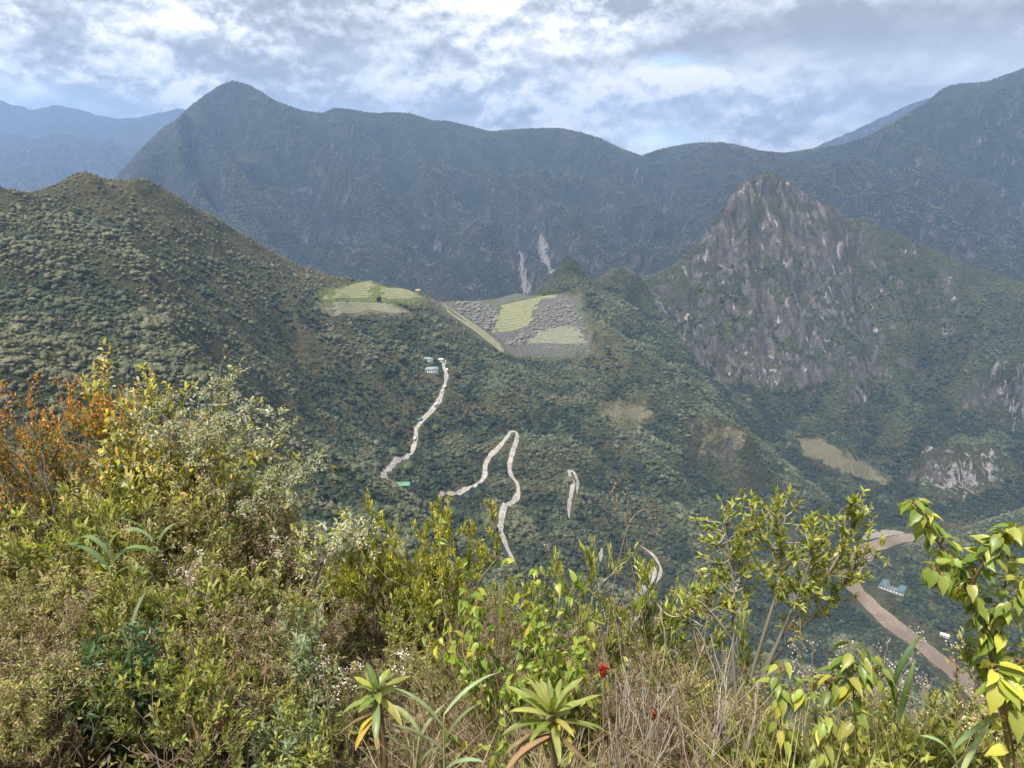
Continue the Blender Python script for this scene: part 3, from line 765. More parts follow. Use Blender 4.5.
def scatter(name, pts_, scale, rot, pick, protos, tone):
    """one object: crowns set on surveyed points"""
    me = mesh_from(name, pts_, np.zeros((0, 3), np.int32) if False else [np.array([[0, 1, 2]])], None, False, {'size': scale, 'spin': rot, 'tone': np.clip(tone, 0, 1)})
    a = me.attributes.new('pick', 'INT', 'POINT'); a.data.foreach_set('value', np.asarray(pick, np.int32))
    o = link(name, me)
    ng = bpy.data.node_groups.new(name, 'GeometryNodeTree')
    ng.interface.new_socket('Geometry', in_out='INPUT', socket_type='NodeSocketGeometry')
    ng.interface.new_socket('Geometry', in_out='OUTPUT', socket_type='NodeSocketGeometry')
    gi = ng.nodes.new('NodeGroupInput'); go = ng.nodes.new('NodeGroupOutput')
    iop = ng.nodes.new('GeometryNodeInstanceOnPoints')
    m2p = ng.nodes.new('GeometryNodeMeshToPoints')
    ng.links.new(gi.outputs[0], m2p.inputs[0]); ng.links.new(m2p.outputs[0], iop.inputs['Points'])
    def na(nm, typ):
        n = ng.nodes.new('GeometryNodeInputNamedAttribute'); n.data_type = typ; n.inputs[0].default_value = nm
        return n.outputs[0]
    gti = ng.nodes.new('GeometryNodeGeometryToInstance')
    for p in reversed(protos):
        oi = ng.nodes.new('GeometryNodeObjectInfo'); oi.inputs['Object'].default_value = p; oi.inputs['As Instance'].default_value = True
        ng.links.new(oi.outputs['Geometry'], gti.inputs[0])
    jn = ng.nodes.new('GeometryNodeJoinGeometry')
    ng.nodes.remove(gti)
    for n in [n for n in ng.nodes if n.bl_idname == 'GeometryNodeObjectInfo']:
        ng.links.new(n.outputs['Geometry'], jn.inputs[0])
    ng.links.new(jn.outputs[0], iop.inputs['Instance'])
    iop.inputs['Pick Instance'].default_value = True
    ng.links.new(na('pick', 'INT'), iop.inputs['Instance Index'])
    ng.links.new(na('size', 'FLOAT'), iop.inputs['Scale'])
    ng.links.new(na('spin', 'FLOAT_VECTOR'), iop.inputs['Rotation'])
    ng.links.new(iop.outputs[0], go.inputs[0])
    md = o.modifiers.new('forest', 'NODES'); md.node_group = ng
    return o

def proto(me): return bpy.data.objects.new(me.name, me)
crowns = [proto(crown_mesh('tree_crown', 11 + k, l, sq, MAT['crown'])) for k, (l, sq) in enumerate([(6, .8), (5, 1.0), (7, .7), (4, 1.15)])]
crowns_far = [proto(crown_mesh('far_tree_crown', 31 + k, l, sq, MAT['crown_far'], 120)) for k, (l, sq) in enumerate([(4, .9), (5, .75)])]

def seen(F, p, eye=(0, 0, 0), tol=20.0, n=60):
    """points the eye (or one a few steps aside) could see over the ground between"""
    ok = np.ones(len(p), bool)
    for s in np.linspace(.05, .97, n):
        q = p * s
        ok &= (q[:, 2] + tol * (.3 + .7 * s)) > F.h(q[:, 0], q[:, 1])
    return ok
def jgrid(x0, x1, y0, y1, s, r, j=.45):
    gx, gy = np.meshgrid(np.arange(x0, x1, s), np.arange(y0, y1, s))
    return (gx + r.uniform(-j, j, gx.shape) * s).ravel(), (gy + r.uniform(-j, j, gx.shape) * s).ravel()
def smp(F, A, x, y): return F._bil(A, (x - F.x0) / F.res, (y - F.y0) / F.res)
# ------------------------------------------------------------------ simple built materials
def plain(name, c1, c2, scale, rough=.85, spec=.3, detail=5, bump_s=0.0):
    m, t = nt(name)
    g = t.nodes.new('ShaderNodeNewGeometry').outputs['Position']
    n = noise(t, g, scale, detail, .65)
    c = mixc(t, ramp(t, n, .35, .65), c1, c2)
    bsdf(t, c, rough, spec, bump(t, n, bump_s, 1 / scale * .2) if bump_s else None)
    return m
MAT['dirt'] = plain('road_dirt', (.19,.17,.145), (.34,.315,.28), .25)
MAT['gravel'] = plain('river_gravel', (.12,.105,.085), (.235,.21,.18), .5)
MAT['stone'] = plain('ruin_stone', (.10,.093,.08), (.22,.205,.18), .9)
MAT['terrace_grass'] = plain('terrace_grass', (.125,.145,.05), (.195,.195,.08), .12)
MAT['terrace_dull'] = plain('terrace_dull', (.11,.12,.06), (.19,.185,.11), .12)
MAT['terrace_wall'] = plain('terrace_wall', (.15,.13,.09), (.26,.23,.16), .6)
MAT['white_wall'] = plain('white_wall', (.42,.41,.39), (.55,.54,.51), .5)
MAT['roof_teal'] = plain('roof_teal', (.12,.17,.16), (.20,.25,.235), .4, .5)
MAT['roof_dark'] = plain('roof_dark', (.05,.085,.085), (.09,.13,.125), .4, .5)
MAT['tarp'] = plain('green_tarp', (.07,.17,.11), (.10,.22,.145), .3, .6)
MAT['thatch'] = plain('thatch', (.17,.13,.08), (.30,.24,.15), 1.2)
MAT['glass'] = plain('dark_glass', (.03,.035,.04), (.05,.055,.06), .5, .15, .5)
MAT['bus_white'] = plain('bus_white', (.70,.71,.70), (.80,.80,.79), .6, .35, .5)
MAT['bus_green'] = plain('bus_green', (.05,.26,.22), (.08,.32,.27), .6, .35, .5)
MAT['tyre'] = plain('tyre', (.02,.02,.02), (.03,.03,.03), 2)
MAT['post'] = plain('grey_post', (.25,.25,.24), (.33,.33,.32), 2)
MAT['bark'] = plain('tree_bark', (.07,.055,.04), (.16,.13,.10), 3)

def river_material():
    m, t = nt('river_water')
    g = t.nodes.new('ShaderNodeNewGeometry').outputs['Position']
    c = mixc(t, ramp(t, noise(t, g, .018, 4), .35, .65), (.125,.088,.060), (.185,.135,.095))
    foam = ramp(t, noise(t, g, .16, 6, .7), .54, .68)
    c = mixc(t, mth(t, 'MULTIPLY', foam, ramp(t, noise(t, g, .012, 2), .45, .6)), c, (.36,.30,.25))
    bsdf(t, c, .35, .4, bump(t, noise(t, g, .5, 4), .35, .5))
    return m
MAT['river'] = river_material()

# ------------------------------------------------------------------ river, roads
def resample(line, step):
    line = np.asarray(line, float)
    d = np.concatenate([[0], np.cumsum(np.linalg.norm(np.diff(line[:, :2], axis=0), axis=1))])
    n = max(2, int(d[-1] / step) + 1)
    q = np.linspace(0, d[-1], n)
    out = np.stack([np.interp(q, d, line[:, k]) for k in range(line.shape[1])], 1)
    for _ in range(3):
        out[1:-1] = out[1:-1] * .5 + .25 * (out[:-2] + out[2:])
    return out
def across(line):
    t_ = np.gradient(line[:, :2], axis=0); t_ /= np.linalg.norm(t_, axis=1, keepdims=True) + 1e-9
    return np.stack([-t_[:, 1], t_[:, 0]], 1)
def ribbon(name, line, offs, zf, mat):
    """strip along a line; offs: (n,k) offsets across; zf(x, y) gives the height"""
    nrm = across(line); k = offs.shape[1]
    xy = line[:, None, :2] + nrm[:, None] * offs[:, :, None]
    z = zf(xy[..., 0], xy[..., 1])
    v = np.concatenate([xy, z[..., None]], -1).reshape(-1, 3)
    i = np.arange(len(line) - 1)[:, None] * k; j = np.arange(k - 1)[None]
    f = np.stack([i + j, i + k + j, i + k + j + 1, i + j + 1], -1).reshape(-1, 4)[:, ::-1]
    return mesh_from(name, v, f, mat, True)
rl = resample(river, 12)
link('river', ribbon('river', rl, np.linspace(-30, 30, 7)[None] + 0 * rl[:, :1], lambda x, y: ZR + 0 * x, MAT['river']))
tag(bpy.data.objects['river'], 'muddy brown river curving along the valley floor', 'river', kind='structure')
# gravel bars beside the bend
for L_, lab in (([(862,541),(872,536),(886,534),(905,533)], 'pale gravel bar on the outer side of the river bend'), ([(858,570),(866,562),(874,557)], 'small gravel bank inside the river bend')):
    ln = resample([river_pt(*p) for p in L_], 6)
    e = np.sin(np.linspace(0, math.pi, len(ln)))[:, None] ** .5
    o = link('gravel_bar', ribbon('gravel_bar', ln, np.linspace(-9, 9, 5)[None] * e * (1 if 'outer' in lab else .6), lambda x, y: np.maximum(F1.h(x, y), ZR) + .35, MAT['gravel']))
    tag(o, lab, 'gravel bar', kind='structure')

CLEAR = []
roads_uv = [
 ([(446,360),(443,366),(447,374),(445,385),(441,398),(434,408),(423,419),(416,428),(416,438),(413,450),(404,459),(393,464),(386,471),(381,478)], 2.9, 'pale dirt road winding down from the lodge by the ruins'),
 ([(438,497),(452,493),(465,489),(478,485),(485,477),(485,465),(490,455),(500,446),(507,438),(510,432),(517,432),(517,441),(512,454),(509,466),(511,476),(518,485),(519,494),(509,504),(502,514),(500,527),(504,541),(510,554),(516,566)], 3.3, 'pale dirt road with a sharp hairpin in the middle of the slope'),
 ([(569,518),(569,505),(571,494),(574,483),(568,470),(574,471),(578,482),(577,494)], 2.4, 'short pale loop of road right of the big hairpin'),
 ([(634,622),(640,612),(636,597),(644,588),(655,574),(652,560)], 4.0, 'lowest pale stretch of the zigzag road'),
 ([(600,562),(602,548)], 3, 'short pale piece of road above the bushes'),
 ([(656,584),(662,570),(655,556),(640,546)], 1.8, 'faint narrow track low on the slope')]
def on_ground(uv, d=0.0):
    p = F1.cast([uv[0]], [uv[1]])[0]; p[2] += d; return p
for uv, hw, lab in roads_uv:
    c = F1.cast([p[0] for p in uv], [p[1] for p in uv])
    ln = resample(c, 4)
    wv = hw * (1 + .7 * fbm(ln[:, 0] / 16, ln[:, 1] / 16, 2))[:, None] * np.clip(np.minimum(np.arange(len(ln)), np.arange(len(ln))[::-1]) / 6 + .25, 0, 1)[:, None]
    o = link('road', ribbon('road', ln, np.linspace(-1, 1, 5)[None] * wv, lambda x, y: F1.h(x, y) + .5, MAT['dirt']))
    tag(o, lab, 'road', kind='structure')
    CLEAR.append((ln[:, :2], hw + 3.2))

# ------------------------------------------------------------------ houses by the road and the river
def hip_roof(b, c, sx, sy, h, rz, over=.6, ridge=.45):
    x, y = sx / 2 + over, sy / 2 + over
    r = max(0.05, x - y * (1.0 - ridge + .3))
    q = np.array([[-x,-y,0],[x,-y,0],[x,y,0],[-x,y,0],[-r,0,h],[r,0,h],[-x,-y,-.25],[x,-y,-.25],[x,y,-.25],[-x,y,-.25]])
    cr, sr = math.cos(rz), math.sin(rz)
    q = np.stack([q[:,0]*cr-q[:,1]*sr, q[:,0]*sr+q[:,1]*cr, q[:,2]], 1) + np.asarray(c)
    b.add(q, f4=[[0,1,5,4],[2,3,4,5],[6,7,1,0],[7,8,2,1],[8,9,3,2],[9,6,0,3],[9,8,7,6]], f3=[[1,2,5],[3,0,4]])
def empty(name, loc, rz=0.0):
    o = bpy.data.objects.new(name, None); o.location = loc; o.rotation_euler = (0, 0, rz); o.empty_display_size = .5
    COL.objects.link(o); return o
def house(name, label, cat, loc, rz, size, roofm, wallm, nwin, wing=None):
    sx, sy, sz = size
    e = empty(name, loc, rz); tag(e, label, cat)
    b = MB(); b.box((0, 0, sz / 2 - 2), (sx, sy, sz + 4)); link('wall', b.mesh('wall', wallm), e)
    b = MB(); hip_roof(b, (0, 0, sz), sx, sy, sy * .28, 0); link('roof', b.mesh('roof', roofm), e)
    for k in range(nwin):
        wx = -sx / 2 + sx * (k + .5) / nwin
        b = MB(); b.box((wx, -sy / 2, sz * .55), (sx / nwin * .5, .12, sz * .4))
        link('door' if k == nwin // 2 else 'window', b.mesh('window', MAT['glass']), e)
    if wing:
        wx, wy, wsx, wsy = wing
        b = MB(); b.box((wx, wy, sz / 2 - 2), (wsx, wsy, sz + 3.8)); hip_roof(b, (wx, wy, sz - .3), wsx, wsy, min(wsx, wsy) * .28, 0) if False else None
        w_ = link('wing', b.mesh('wing', wallm), e)
        b = MB()
        if wsx > wsy: hip_roof(b, (wx, wy, sz - .2), wsx, wsy, wsy * .26, 0)
        else: hip_roof(b, (wx, wy, sz - .2), wsy, wsx, wsx * .26, math.pi / 2)
        link('roof', b.mesh('roof', roofm), w_)
    return e
p = on_ground((432, 372)); house('lodge', 'lodge with grey green hipped roof at the top end of the road', 'lodge', p, .1, (21, 11, 6), MAT['roof_teal'], MAT['white_wall'], 6); CLEAR.append((p[:2], 16))
p = on_ground((428, 361)); house('lodge', 'smaller grey green roof above the main lodge at the road end', 'lodge', p, -.25, (15, 8, 4.5), MAT['roof_teal'], MAT['white_wall'], 4); CLEAR.append((p[:2], 11))
p = on_ground((441, 361)); house('ticket_office', 'small white building right of the lodge at the road end', 'building', p, .15, (9, 6, 3.6), MAT['white_wall'], MAT['white_wall'], 3); CLEAR.append((p[:2], 12))
pr_ = river_pt(891, 593); pr_ = (pr_[0], pr_[1], float(F1.h(pr_[0], pr_[1])) + 1)
e = house('riverside_lodge', 'long dark green roofed lodge in a clearing beside the river', 'lodge', pr_, -.72, (38, 11, 5), MAT['roof_dark'], MAT['white_wall'], 8, (-13, 14, 12, 18))
b = MB(); b.box((13, 13, 2.6 - 2), (11, 16, 9)); w_ = link('wing', b.mesh('wing', MAT['white_wall']), e)
b = MB(); hip_roof(b, (13, 13, 5.0), 16, 11, 3, math.pi / 2); link('roof', b.mesh('roof', MAT['roof_dark']), w_)
CLEAR.append((pr_[:2], 30))
pw = river_pt(944, 639); pw = (pw[0], pw[1], float(F1.h(pw[0], pw[1])))
house('cottage', 'small white cottage among trees right of the brown river', 'cottage', pw, -.6, (12, 7, 3.5), MAT['white_wall'], MAT['white_wall'], 3); CLEAR.append((pw[:2], 14))
p = on_ground((401, 487)); e = empty('shelter', p, .12); tag(e, 'open shelter under a bright green tarpaulin roof beside the road', 'shelter')
b = MB(); n_ = 9
for k in range(n_):
    y_ = -5 + 10 * k / (n_ - 1)
    b.add([(-10, y_, 3.6 + 2.2 * math.cos(k / (n_ - 1) * math.pi - math.pi / 2)), (10, y_, 3.6 + 2.2 * math.cos(k / (n_ - 1) * math.pi - math.pi / 2))])
b.f4.append(np.array([[2 * k, 2 * k + 1, 2 * k + 3, 2 * k + 2] for k in range(n_ - 1)]))
b.add([(-10, -5, 3.35), (10, -5, 3.35), (10, 5, 3.35), (-10, 5, 3.35)], f4=[[3, 2, 1, 0]])
link('roof', b.mesh('roof', MAT['tarp'], True), e)
for sx in (-9.5, 0, 9.5):
    for sy in (-4.6, 4.6):
        b = MB(); b.tube([(sx, sy, -3), (sx, sy, 3.7)], .15, 6); link('post', b.mesh('post', MAT['post']), e)
CLEAR.append((p[:2], 13))
p = on_ground((418, 288)); e = empty('hut', p, .3); tag(e, 'lone thatched stone hut on the top edge of the green terraces', 'hut')
b = MB(); b.box((0, 0, 1), (8, 6, 8)); link('wall', b.mesh('wall', MAT['stone']), e)
b = MB(); b.add([(-4.6,-3.6,4.8),(4.6,-3.6,4.8),(4.6,3.6,4.8),(-4.6,3.6,4.8),(-4.3,0,8.2),(4.3,0,8.2)], f4=[[0,1,5,4],[2,3,4,5]], f3=[[1,2,5],[3,0,4]]); link('roof', b.mesh('roof', MAT['thatch']), e)
b = MB(); b.box((0, -3.02, 2.3), (1.2, .1, 2.4)); link('door', b.mesh('door', MAT['glass']), e)

# shuttle buses on the road
def bus(label, uv, rz, paint):
    p = on_ground(uv, .9); e = empty('shuttle_bus', p, rz); tag(e, label, 'bus', 'shuttle buses on the dirt road')
    b = MB(); prof = [(-4.6,.5),(4.4,.5),(4.7,1.2),(4.6,2.2),(4.2,3.0),(-4.5,3.0),(-4.7,2.6)]
    for sy in (-1.2, 1.2): b.add([(x, sy, z) for x, z in prof])
    n = len(prof)
    b.f4.append(np.array([[k, (k + 1) % n, n + (k + 1) % n, n + k] for k in range(n)]))
    b.f3.append(np.array([[0, k + 1, k] for k in range(1, n - 1)] + [[n, n + k, n + k + 1] for k in range(1, n - 1)]))
    link('body', b.mesh('body', paint), e)
    for sy in (-1.22, 1.22):
        for k in range(5):
            b = MB(); b.box((-3.6 + 1.7 * k, sy, 2.15), (1.45, .05, .85)); link('window', b.mesh('window', MAT['glass']), e)
        for wx in (-3.1, 2.9):
            b = MB(); b.tube([(wx, sy - .15, .48), (wx, sy + .15, .48)], .48, 10); link('wheel', b.mesh('wheel', MAT['tyre']), e)
    b = MB(); b.box((4.62, 0, 2.0), (.12, 2.0, 1.1)); link('windscreen', b.mesh('windscreen', MAT['glass']), e)
bus('blue green bus on the upper road, second lowest of the parked buses', (420, 421), -2.2, MAT['bus_green'])
bus('white bus on the upper road bend above the blue green bus', (436, 406), -2.0, MAT['bus_white'])
bus('white bus standing highest on the road, right beside the lodge', (447, 371), -1.3, MAT['bus_white'])
bus('white bus halfway between the lodge and the road bend', (445, 388), -1.7, MAT['bus_white'])
bus('white bus at the very foot of the upper road stretch', (415, 440), -1.7, MAT['bus_white'])

# ------------------------------------------------------------------ terraces and ruined town
def terraces(front, back, n, label, group, top, wall, lift=.25, frac=.38):
    """steps between a front and a back line (photo survey points): each one a stone wall and a level top"""
    y1 = 1460.0 if max(q[0] for q in front + back) < 515 and min(q[0] for q in front) < 440 else 1700.0
    A = resample(F1.cast([q[0] for q in front], [q[1] for q in front], 700.0, y1), 6)
    B_ = F1.cast([q[0] for q in back], [q[1] for q in back], 700.0, y1)
    t_ = np.linspace(0, 1, len(A))
    Bq = resample(B_, 6); Bq = np.stack([np.interp(t_, np.linspace(0, 1, len(Bq)), Bq[:, k]) for k in range(3)], 1)
    rows = [A + (Bq - A) * k / n for k in range(n + 1)]
    for q in rows: q[:, 2] = F1.h(q[:, 0], q[:, 1])
    r = np.random.default_rng(len(front) * 7 + n)
    for k in range(n):
        a, b_ = rows[k].copy(), rows[k + 1].copy()
        i0, i1 = r.integers(0, max(1, len(a) // 5)), len(a) - r.integers(0, max(1, len(a) // 5))
        a, b_ = a[i0:i1], b_[i0:i1]
        if len(a) < 3: continue
        rise = np.maximum(b_[:, 2] - a[:, 2], .8); zt = a[:, 2] + rise * frac + lift; zb = a[:, 2] + rise + lift
        e = empty('terrace', a[len(a) // 2]); tag(e, label, 'terrace', group)
        o0 = a[len(a) // 2]
        m = len(a)
        top_v = np.concatenate([np.c_[a[:, :2], zt], np.c_[b_[:, :2] + (b_ - a)[:, :2] * .02, zb]]) - o0
        wall_v = np.concatenate([np.c_[a[:, :2], a[:, 2] - 1.5], np.c_[a[:, :2], zt + .25], np.c_[a[:, :2] + (b_ - a)[:, :2] * .09, zt + .25]]) - o0
        f = np.array([[j, j + 1, m + j + 1, m + j] for j in range(m - 1)])
        link('lawn', mesh_from('lawn', top_v, f, top), e)
        link('retaining_wall', mesh_from('retaining_wall', wall_v, np.concatenate([f, f + m]), wall), e)
g1 = 'farming terraces left of the ruins'
terraces([(322,300),(335,299),(350,298),(368,298),(376,298.5)], [(346,285),(358,283.5),(372,282),(378,281.5)], 7, 'stepped yellow green farming terrace with stone wall on the ridge crest', g1, MAT['terrace_grass'], MAT['terrace_wall'])
terraces([(380,299),(395,299),(410,298.5),(424,297.5)], [(376,287),(392,287.5),(406,289),(420,292)], 5, 'bright green terrace strip just below the thatched hut', 'green terraces below the hut', MAT['terrace_grass'], MAT['terrace_wall'])
terraces([(334,317),(345,313),(360,312),(380,311),(400,313),(412,313)], [(320,303),(340,302),(360,302),(380,302),(395,303)], 6, 'dull grey brown terrace step under the green farming terraces', 'dull terraces under the green ones', MAT['terrace_dull'], MAT['terrace_wall'])
terraces([(434,302),(446,311),(462,322),(480,335),(496,347),(508,358)], [(436,299),(450,308.5),(466,318.5),(484,331),(499,343),(511,354)], 3, 'long yellow green terrace strip running down the diagonal edge of the ruins', 'diagonal terraces along the ridge edge', MAT['terrace_grass'], MAT['terrace_wall'], .4)
terraces([(492,333),(505,332),(520,329),(531,324)], [(496,306),(512,303),(528,300),(545,297)], 10, 'bright green lawn step in the middle of the ruined town', 'lawns in the middle of the ruins', MAT['terrace_grass'], MAT['terrace_wall'], .25, .55)
terraces([(532,299.5),(545,298.5),(556,297.5)], [(534,296.5),(546,295.5),(558,295)], 1, 'flat green lawn along the far edge of the ruined town', 'far lawn', MAT['terrace_grass'], MAT['terrace_wall'])
terraces([(524,343),(545,343),(568,344),(588,343)], [(533,331),(548,328),(565,326),(583,325)], 8, 'grey stone terrace with thin grass on the right flank of the ruins', 'grey terraces below the right-hand quarter', MAT['terrace_dull'], MAT['stone'])

def ruined_house_mesh(name, sx, sy, h, gable):
    b = MB(); tk = .9
    b.box((0, sy / 2, h / 2 - 1), (sx, tk, h + 2)); b.box((-sx / 2 - tk / 2 + .003, 0, h / 2 - 1), (tk, sy + tk, h + 2.01)); b.box((sx / 2 + tk / 2 - .003, 0, h / 2 - 1), (tk, sy + tk, h + 2.01))
    b.box((-sx * .32, -sy / 2, h / 2 - 1), (sx * .36, tk, h + 2)); b.box((sx * .32, -sy / 2, h / 2 - 1), (sx * .36, tk, h + 2))
    for s_ in (-1, 1):
        if gable:
            x0 = s_ * (sx / 2 + tk / 2)
            v = [(x0 - tk / 2, -sy / 2, h), (x0 - tk / 2, sy / 2, h), (x0 - tk / 2, 0, h + sy * .42), (x0 + tk / 2, -sy / 2, h), (x0 + tk / 2, sy / 2, h), (x0 + tk / 2, 0, h + sy * .42)]
            b.add(v, f3=[[0, 2, 1], [3, 4, 5]], f4=[[0, 3, 5, 2], [1, 2, 5, 4]])
    b.add([(-sx/2,-sy/2,.1),(sx/2,-sy/2,.1),(sx/2,sy/2,.1),(-sx/2,sy/2,.1)], f4=[[0,1,2,3]])
    return b.mesh(name, MAT['stone'])
rh = [ruined_house_mesh('ruined_house', *a) for a in ((8, 5, 3.2, True), (6, 4.5, 2.6, True), (11, 5, 2.4, False), (5, 4, 2.2, False), (9, 6, 3.6, True))]
rr = np.random.default_rng(5)
def town(poly_uv, n, sp, label, group, ang):
    poly = castpoly(F1, poly_uv); lo, hi = poly[:, :2].min(0), poly[:, :2].max(0)
    done = []
    for _ in range(9000):
        q = lo + (hi - lo) * rr.random(2)
        if not inpoly(np.array([q[0]]), np.array([q[1]]), poly)[0]: continue
        if any((q[0] - d[0]) ** 2 + (q[1] - d[1]) ** 2 < sp * sp for d in done): continue
        done.append(q)
        o = link('ruined_house', rh[rr.integers(0, 5)], None, (q[0], q[1], float(F1.h(*q)) + .3))
        o.rotation_euler = (0, 0, ang + rr.normal() * .12 + (math.pi / 2 if rr.random() < .3 else 0)); s_ = rr.uniform(.6, .95); o.scale = (s_, s_, s_)
        tag(o, label, 'ruin', group)
        if len(done) >= n: break
town([(528,335),(533,318),(548,303),(570,299),(580,318),(586,333),(560,326)], 130, 7, 'small roofless grey stone house in the crowded right-hand quarter of the ruins', 'houses of the right-hand quarter', .25)
town([(448,303),(470,302),(490,304),(500,312),(492,326),(502,338),(480,326),(462,314)], 85, 7, 'small roofless stone house in the shaded left-hand quarter of the ruins', 'houses of the left-hand quarter', -.5)
town([(506,344),(522,333),(528,336),(520,345)], 22, 6.5, 'small stone house ruin at the lowest front corner of the town', 'houses of the front corner', -.2)

# single trees that stand out
def tree(label, uv, h, cr, mat, seed, trunk_h=.35):
    p = on_ground(uv); e = empty('tree', p, seed); tag(e, label, 'tree')
    cm = crown_mesh('crown', 60 + seed, 7, .8, mat, 700)
    o = link('crown', cm, e, (0, 0, h - cr * .8)); o.scale = (cr, cr, cr)
    b = MB(); b.tube([(0, 0, -2), (.2, 0, h * .3), (0, .2, h - cr * .7)], [.6, .45, .3], 7)
    for k in range(4):
        a = k * 1.6; b.tube([(0, .1, h * .45), (math.cos(a) * cr * .5, math.sin(a) * cr * .5, h - cr * .6)], [.25, .1], 5)
    link('trunk', b.mesh('trunk', MAT['bark'], True), e)
    CLEAR.append((p[:2], cr * .9))
MAT['crown_light'] = leafy_material('light_tree_leaves', [(.06,.08,.025), (.09,.11,.035), (.12,.135,.05)], .2, .8, .15, .05)
MAT['crown_dark'] = leafy_material('dark_tree_leaves', [(.02,.032,.016), (.032,.046,.02)], .15, .8, .15, .05)
tree('broad light green tree directly above the green tarpaulin shelter', (408, 472), 13, 8.5, MAT['crown_light'], 1)
tree('pale round tree on the slope left of the lodge', (402, 362), 12, 8, MAT['crown_light'], 2)
tree('dark bushy tree at the front corner of the green terraces', (379, 302), 10, 5.5, MAT['crown_dark'], 3)
tree('rounded tree beside the road just right of the lodge', (457, 378), 10, 6, MAT['crown_dark'], 4)
tree('light green tree inside the bend between lodge and hairpin', (436, 432), 12, 7, MAT['crown_light'], 5)
# clearings keep trees away: filled in by roads and buildings before the forest is planted
def plant_forest():
    r = np.random.default_rng(21)
    out = []
    for (ya, yb, s, ra, rb) in ((230, 700, 3.9, 1.2, 2.9), (700, 1350, 4.4, 1.4, 3.5), (1350, 2120, 5.2, 1.7, 3.6)):
        x, y = jgrid(-900, 1700, ya, yb, s, r)
        k = (np.abs(x) < .80 * y + 60)
        x, y = x[k], y[k]
        out.append(np.stack([x, y, F1.h(x, y), r.uniform(ra, rb, len(x)) * r.choice([.5, .65, .8, 1, 1.25, 1.8], len(x), p=[.15, .22, .22, .2, .14, .07]) * (.95 + .55 * fbm(x / 45, y / 45 + 7, 2))], 1))
    p = np.concatenate(out)
    x, y = p[:, 0], p[:, 1]
    slope = smp(F1, sl1, x, y); rk = smp(F1, rock, x, y); br = smp(F1, bare, x, y); sc = smp(F1, scar, x, y); ga = smp(F1, grassA, x, y)
    n = fbm(x / 60, y / 60, 3)
    keep = r.random(len(p)) < np.clip(1.15 - rk * 1.9 + .5 * n, .03, 1)
    keep &= (br + .25 * n < .3) & (sc < .2) & (ga < .25 + .3 * n)
    keep &= distseg(x, y, river) > 26
    for c, rad in CLEAR:
        if np.ndim(c) == 1: keep &= np.hypot(x - c[0], y - c[1]) > rad
        else: keep &= distseg(x, y, c) > rad
    keep &= (smp(F1, ruin, x, y) + .35 * n < .22)
    p = p[keep]; p = p[seen(F1, p[:, :3] + [0, 0, 6.0])]
    slope = smp(F1, sl1, p[:, 0], p[:, 1])
    size = p[:, 3] * np.clip(1.25 - .35 * slope, .5, 1.1)
    dcr = np.minimum(distseg(p[:, 0], p[:, 1], crest_left), np.minimum(distseg(p[:, 0], p[:, 1], peak), distseg(p[:, 0], p[:, 1], knob)))
    size *= np.clip(.35 + dcr / 90, .4, 1)
    q = p[:, :3].copy(); q[:, 2] += size * .35
    x, y, z = q.T
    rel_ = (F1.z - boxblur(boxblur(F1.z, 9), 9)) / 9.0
    tone = .33 + .34 * fbm(x / 34, y / 34, 3) + .30 * fbm(x / 130 + 3, y / 130, 3) + .13 * r.normal(size=len(x)) + np.clip(smp(F1, rel_, x, y), -.28, .28)  # last term paints relief shading into the leaves: ridges paler, hollows darker
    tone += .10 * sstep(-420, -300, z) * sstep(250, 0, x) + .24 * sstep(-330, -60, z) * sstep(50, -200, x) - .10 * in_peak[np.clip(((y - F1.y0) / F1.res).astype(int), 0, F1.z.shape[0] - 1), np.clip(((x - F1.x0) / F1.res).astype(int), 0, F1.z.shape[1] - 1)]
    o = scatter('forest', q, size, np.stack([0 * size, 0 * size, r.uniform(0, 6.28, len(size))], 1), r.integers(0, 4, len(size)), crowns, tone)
    tag(o, 'dense cloud forest covering the slopes of the valley', 'forest', kind='stuff')
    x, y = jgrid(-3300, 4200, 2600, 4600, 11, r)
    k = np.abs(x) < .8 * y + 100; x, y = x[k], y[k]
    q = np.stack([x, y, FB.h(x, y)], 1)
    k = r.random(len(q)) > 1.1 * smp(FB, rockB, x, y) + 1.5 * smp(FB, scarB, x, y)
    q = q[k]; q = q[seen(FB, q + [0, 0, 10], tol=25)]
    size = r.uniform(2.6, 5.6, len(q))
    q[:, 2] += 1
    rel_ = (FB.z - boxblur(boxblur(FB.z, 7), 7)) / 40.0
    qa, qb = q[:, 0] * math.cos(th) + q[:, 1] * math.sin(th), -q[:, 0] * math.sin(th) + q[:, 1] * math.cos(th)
    tone = .45 + .42 * fbm(qa / 140, qb / 800, 4, ridged=True) + .16 * fbm(q[:, 0] / 160, q[:, 1] / 160, 3) + .05 * r.normal(size=len(q)) + np.clip(smp(FB, rel_, q[:, 0], q[:, 1]), -.35, .4) + .12 * sstep(-900, -1900, q[:, 0])  # ridged and relief terms paint light and shade of the spurs into the crowns
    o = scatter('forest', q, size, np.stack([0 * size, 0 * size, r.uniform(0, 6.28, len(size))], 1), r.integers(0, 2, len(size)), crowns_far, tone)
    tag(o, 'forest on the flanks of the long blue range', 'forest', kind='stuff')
    print('FOREST', len(p), len(q))
plant_forest()
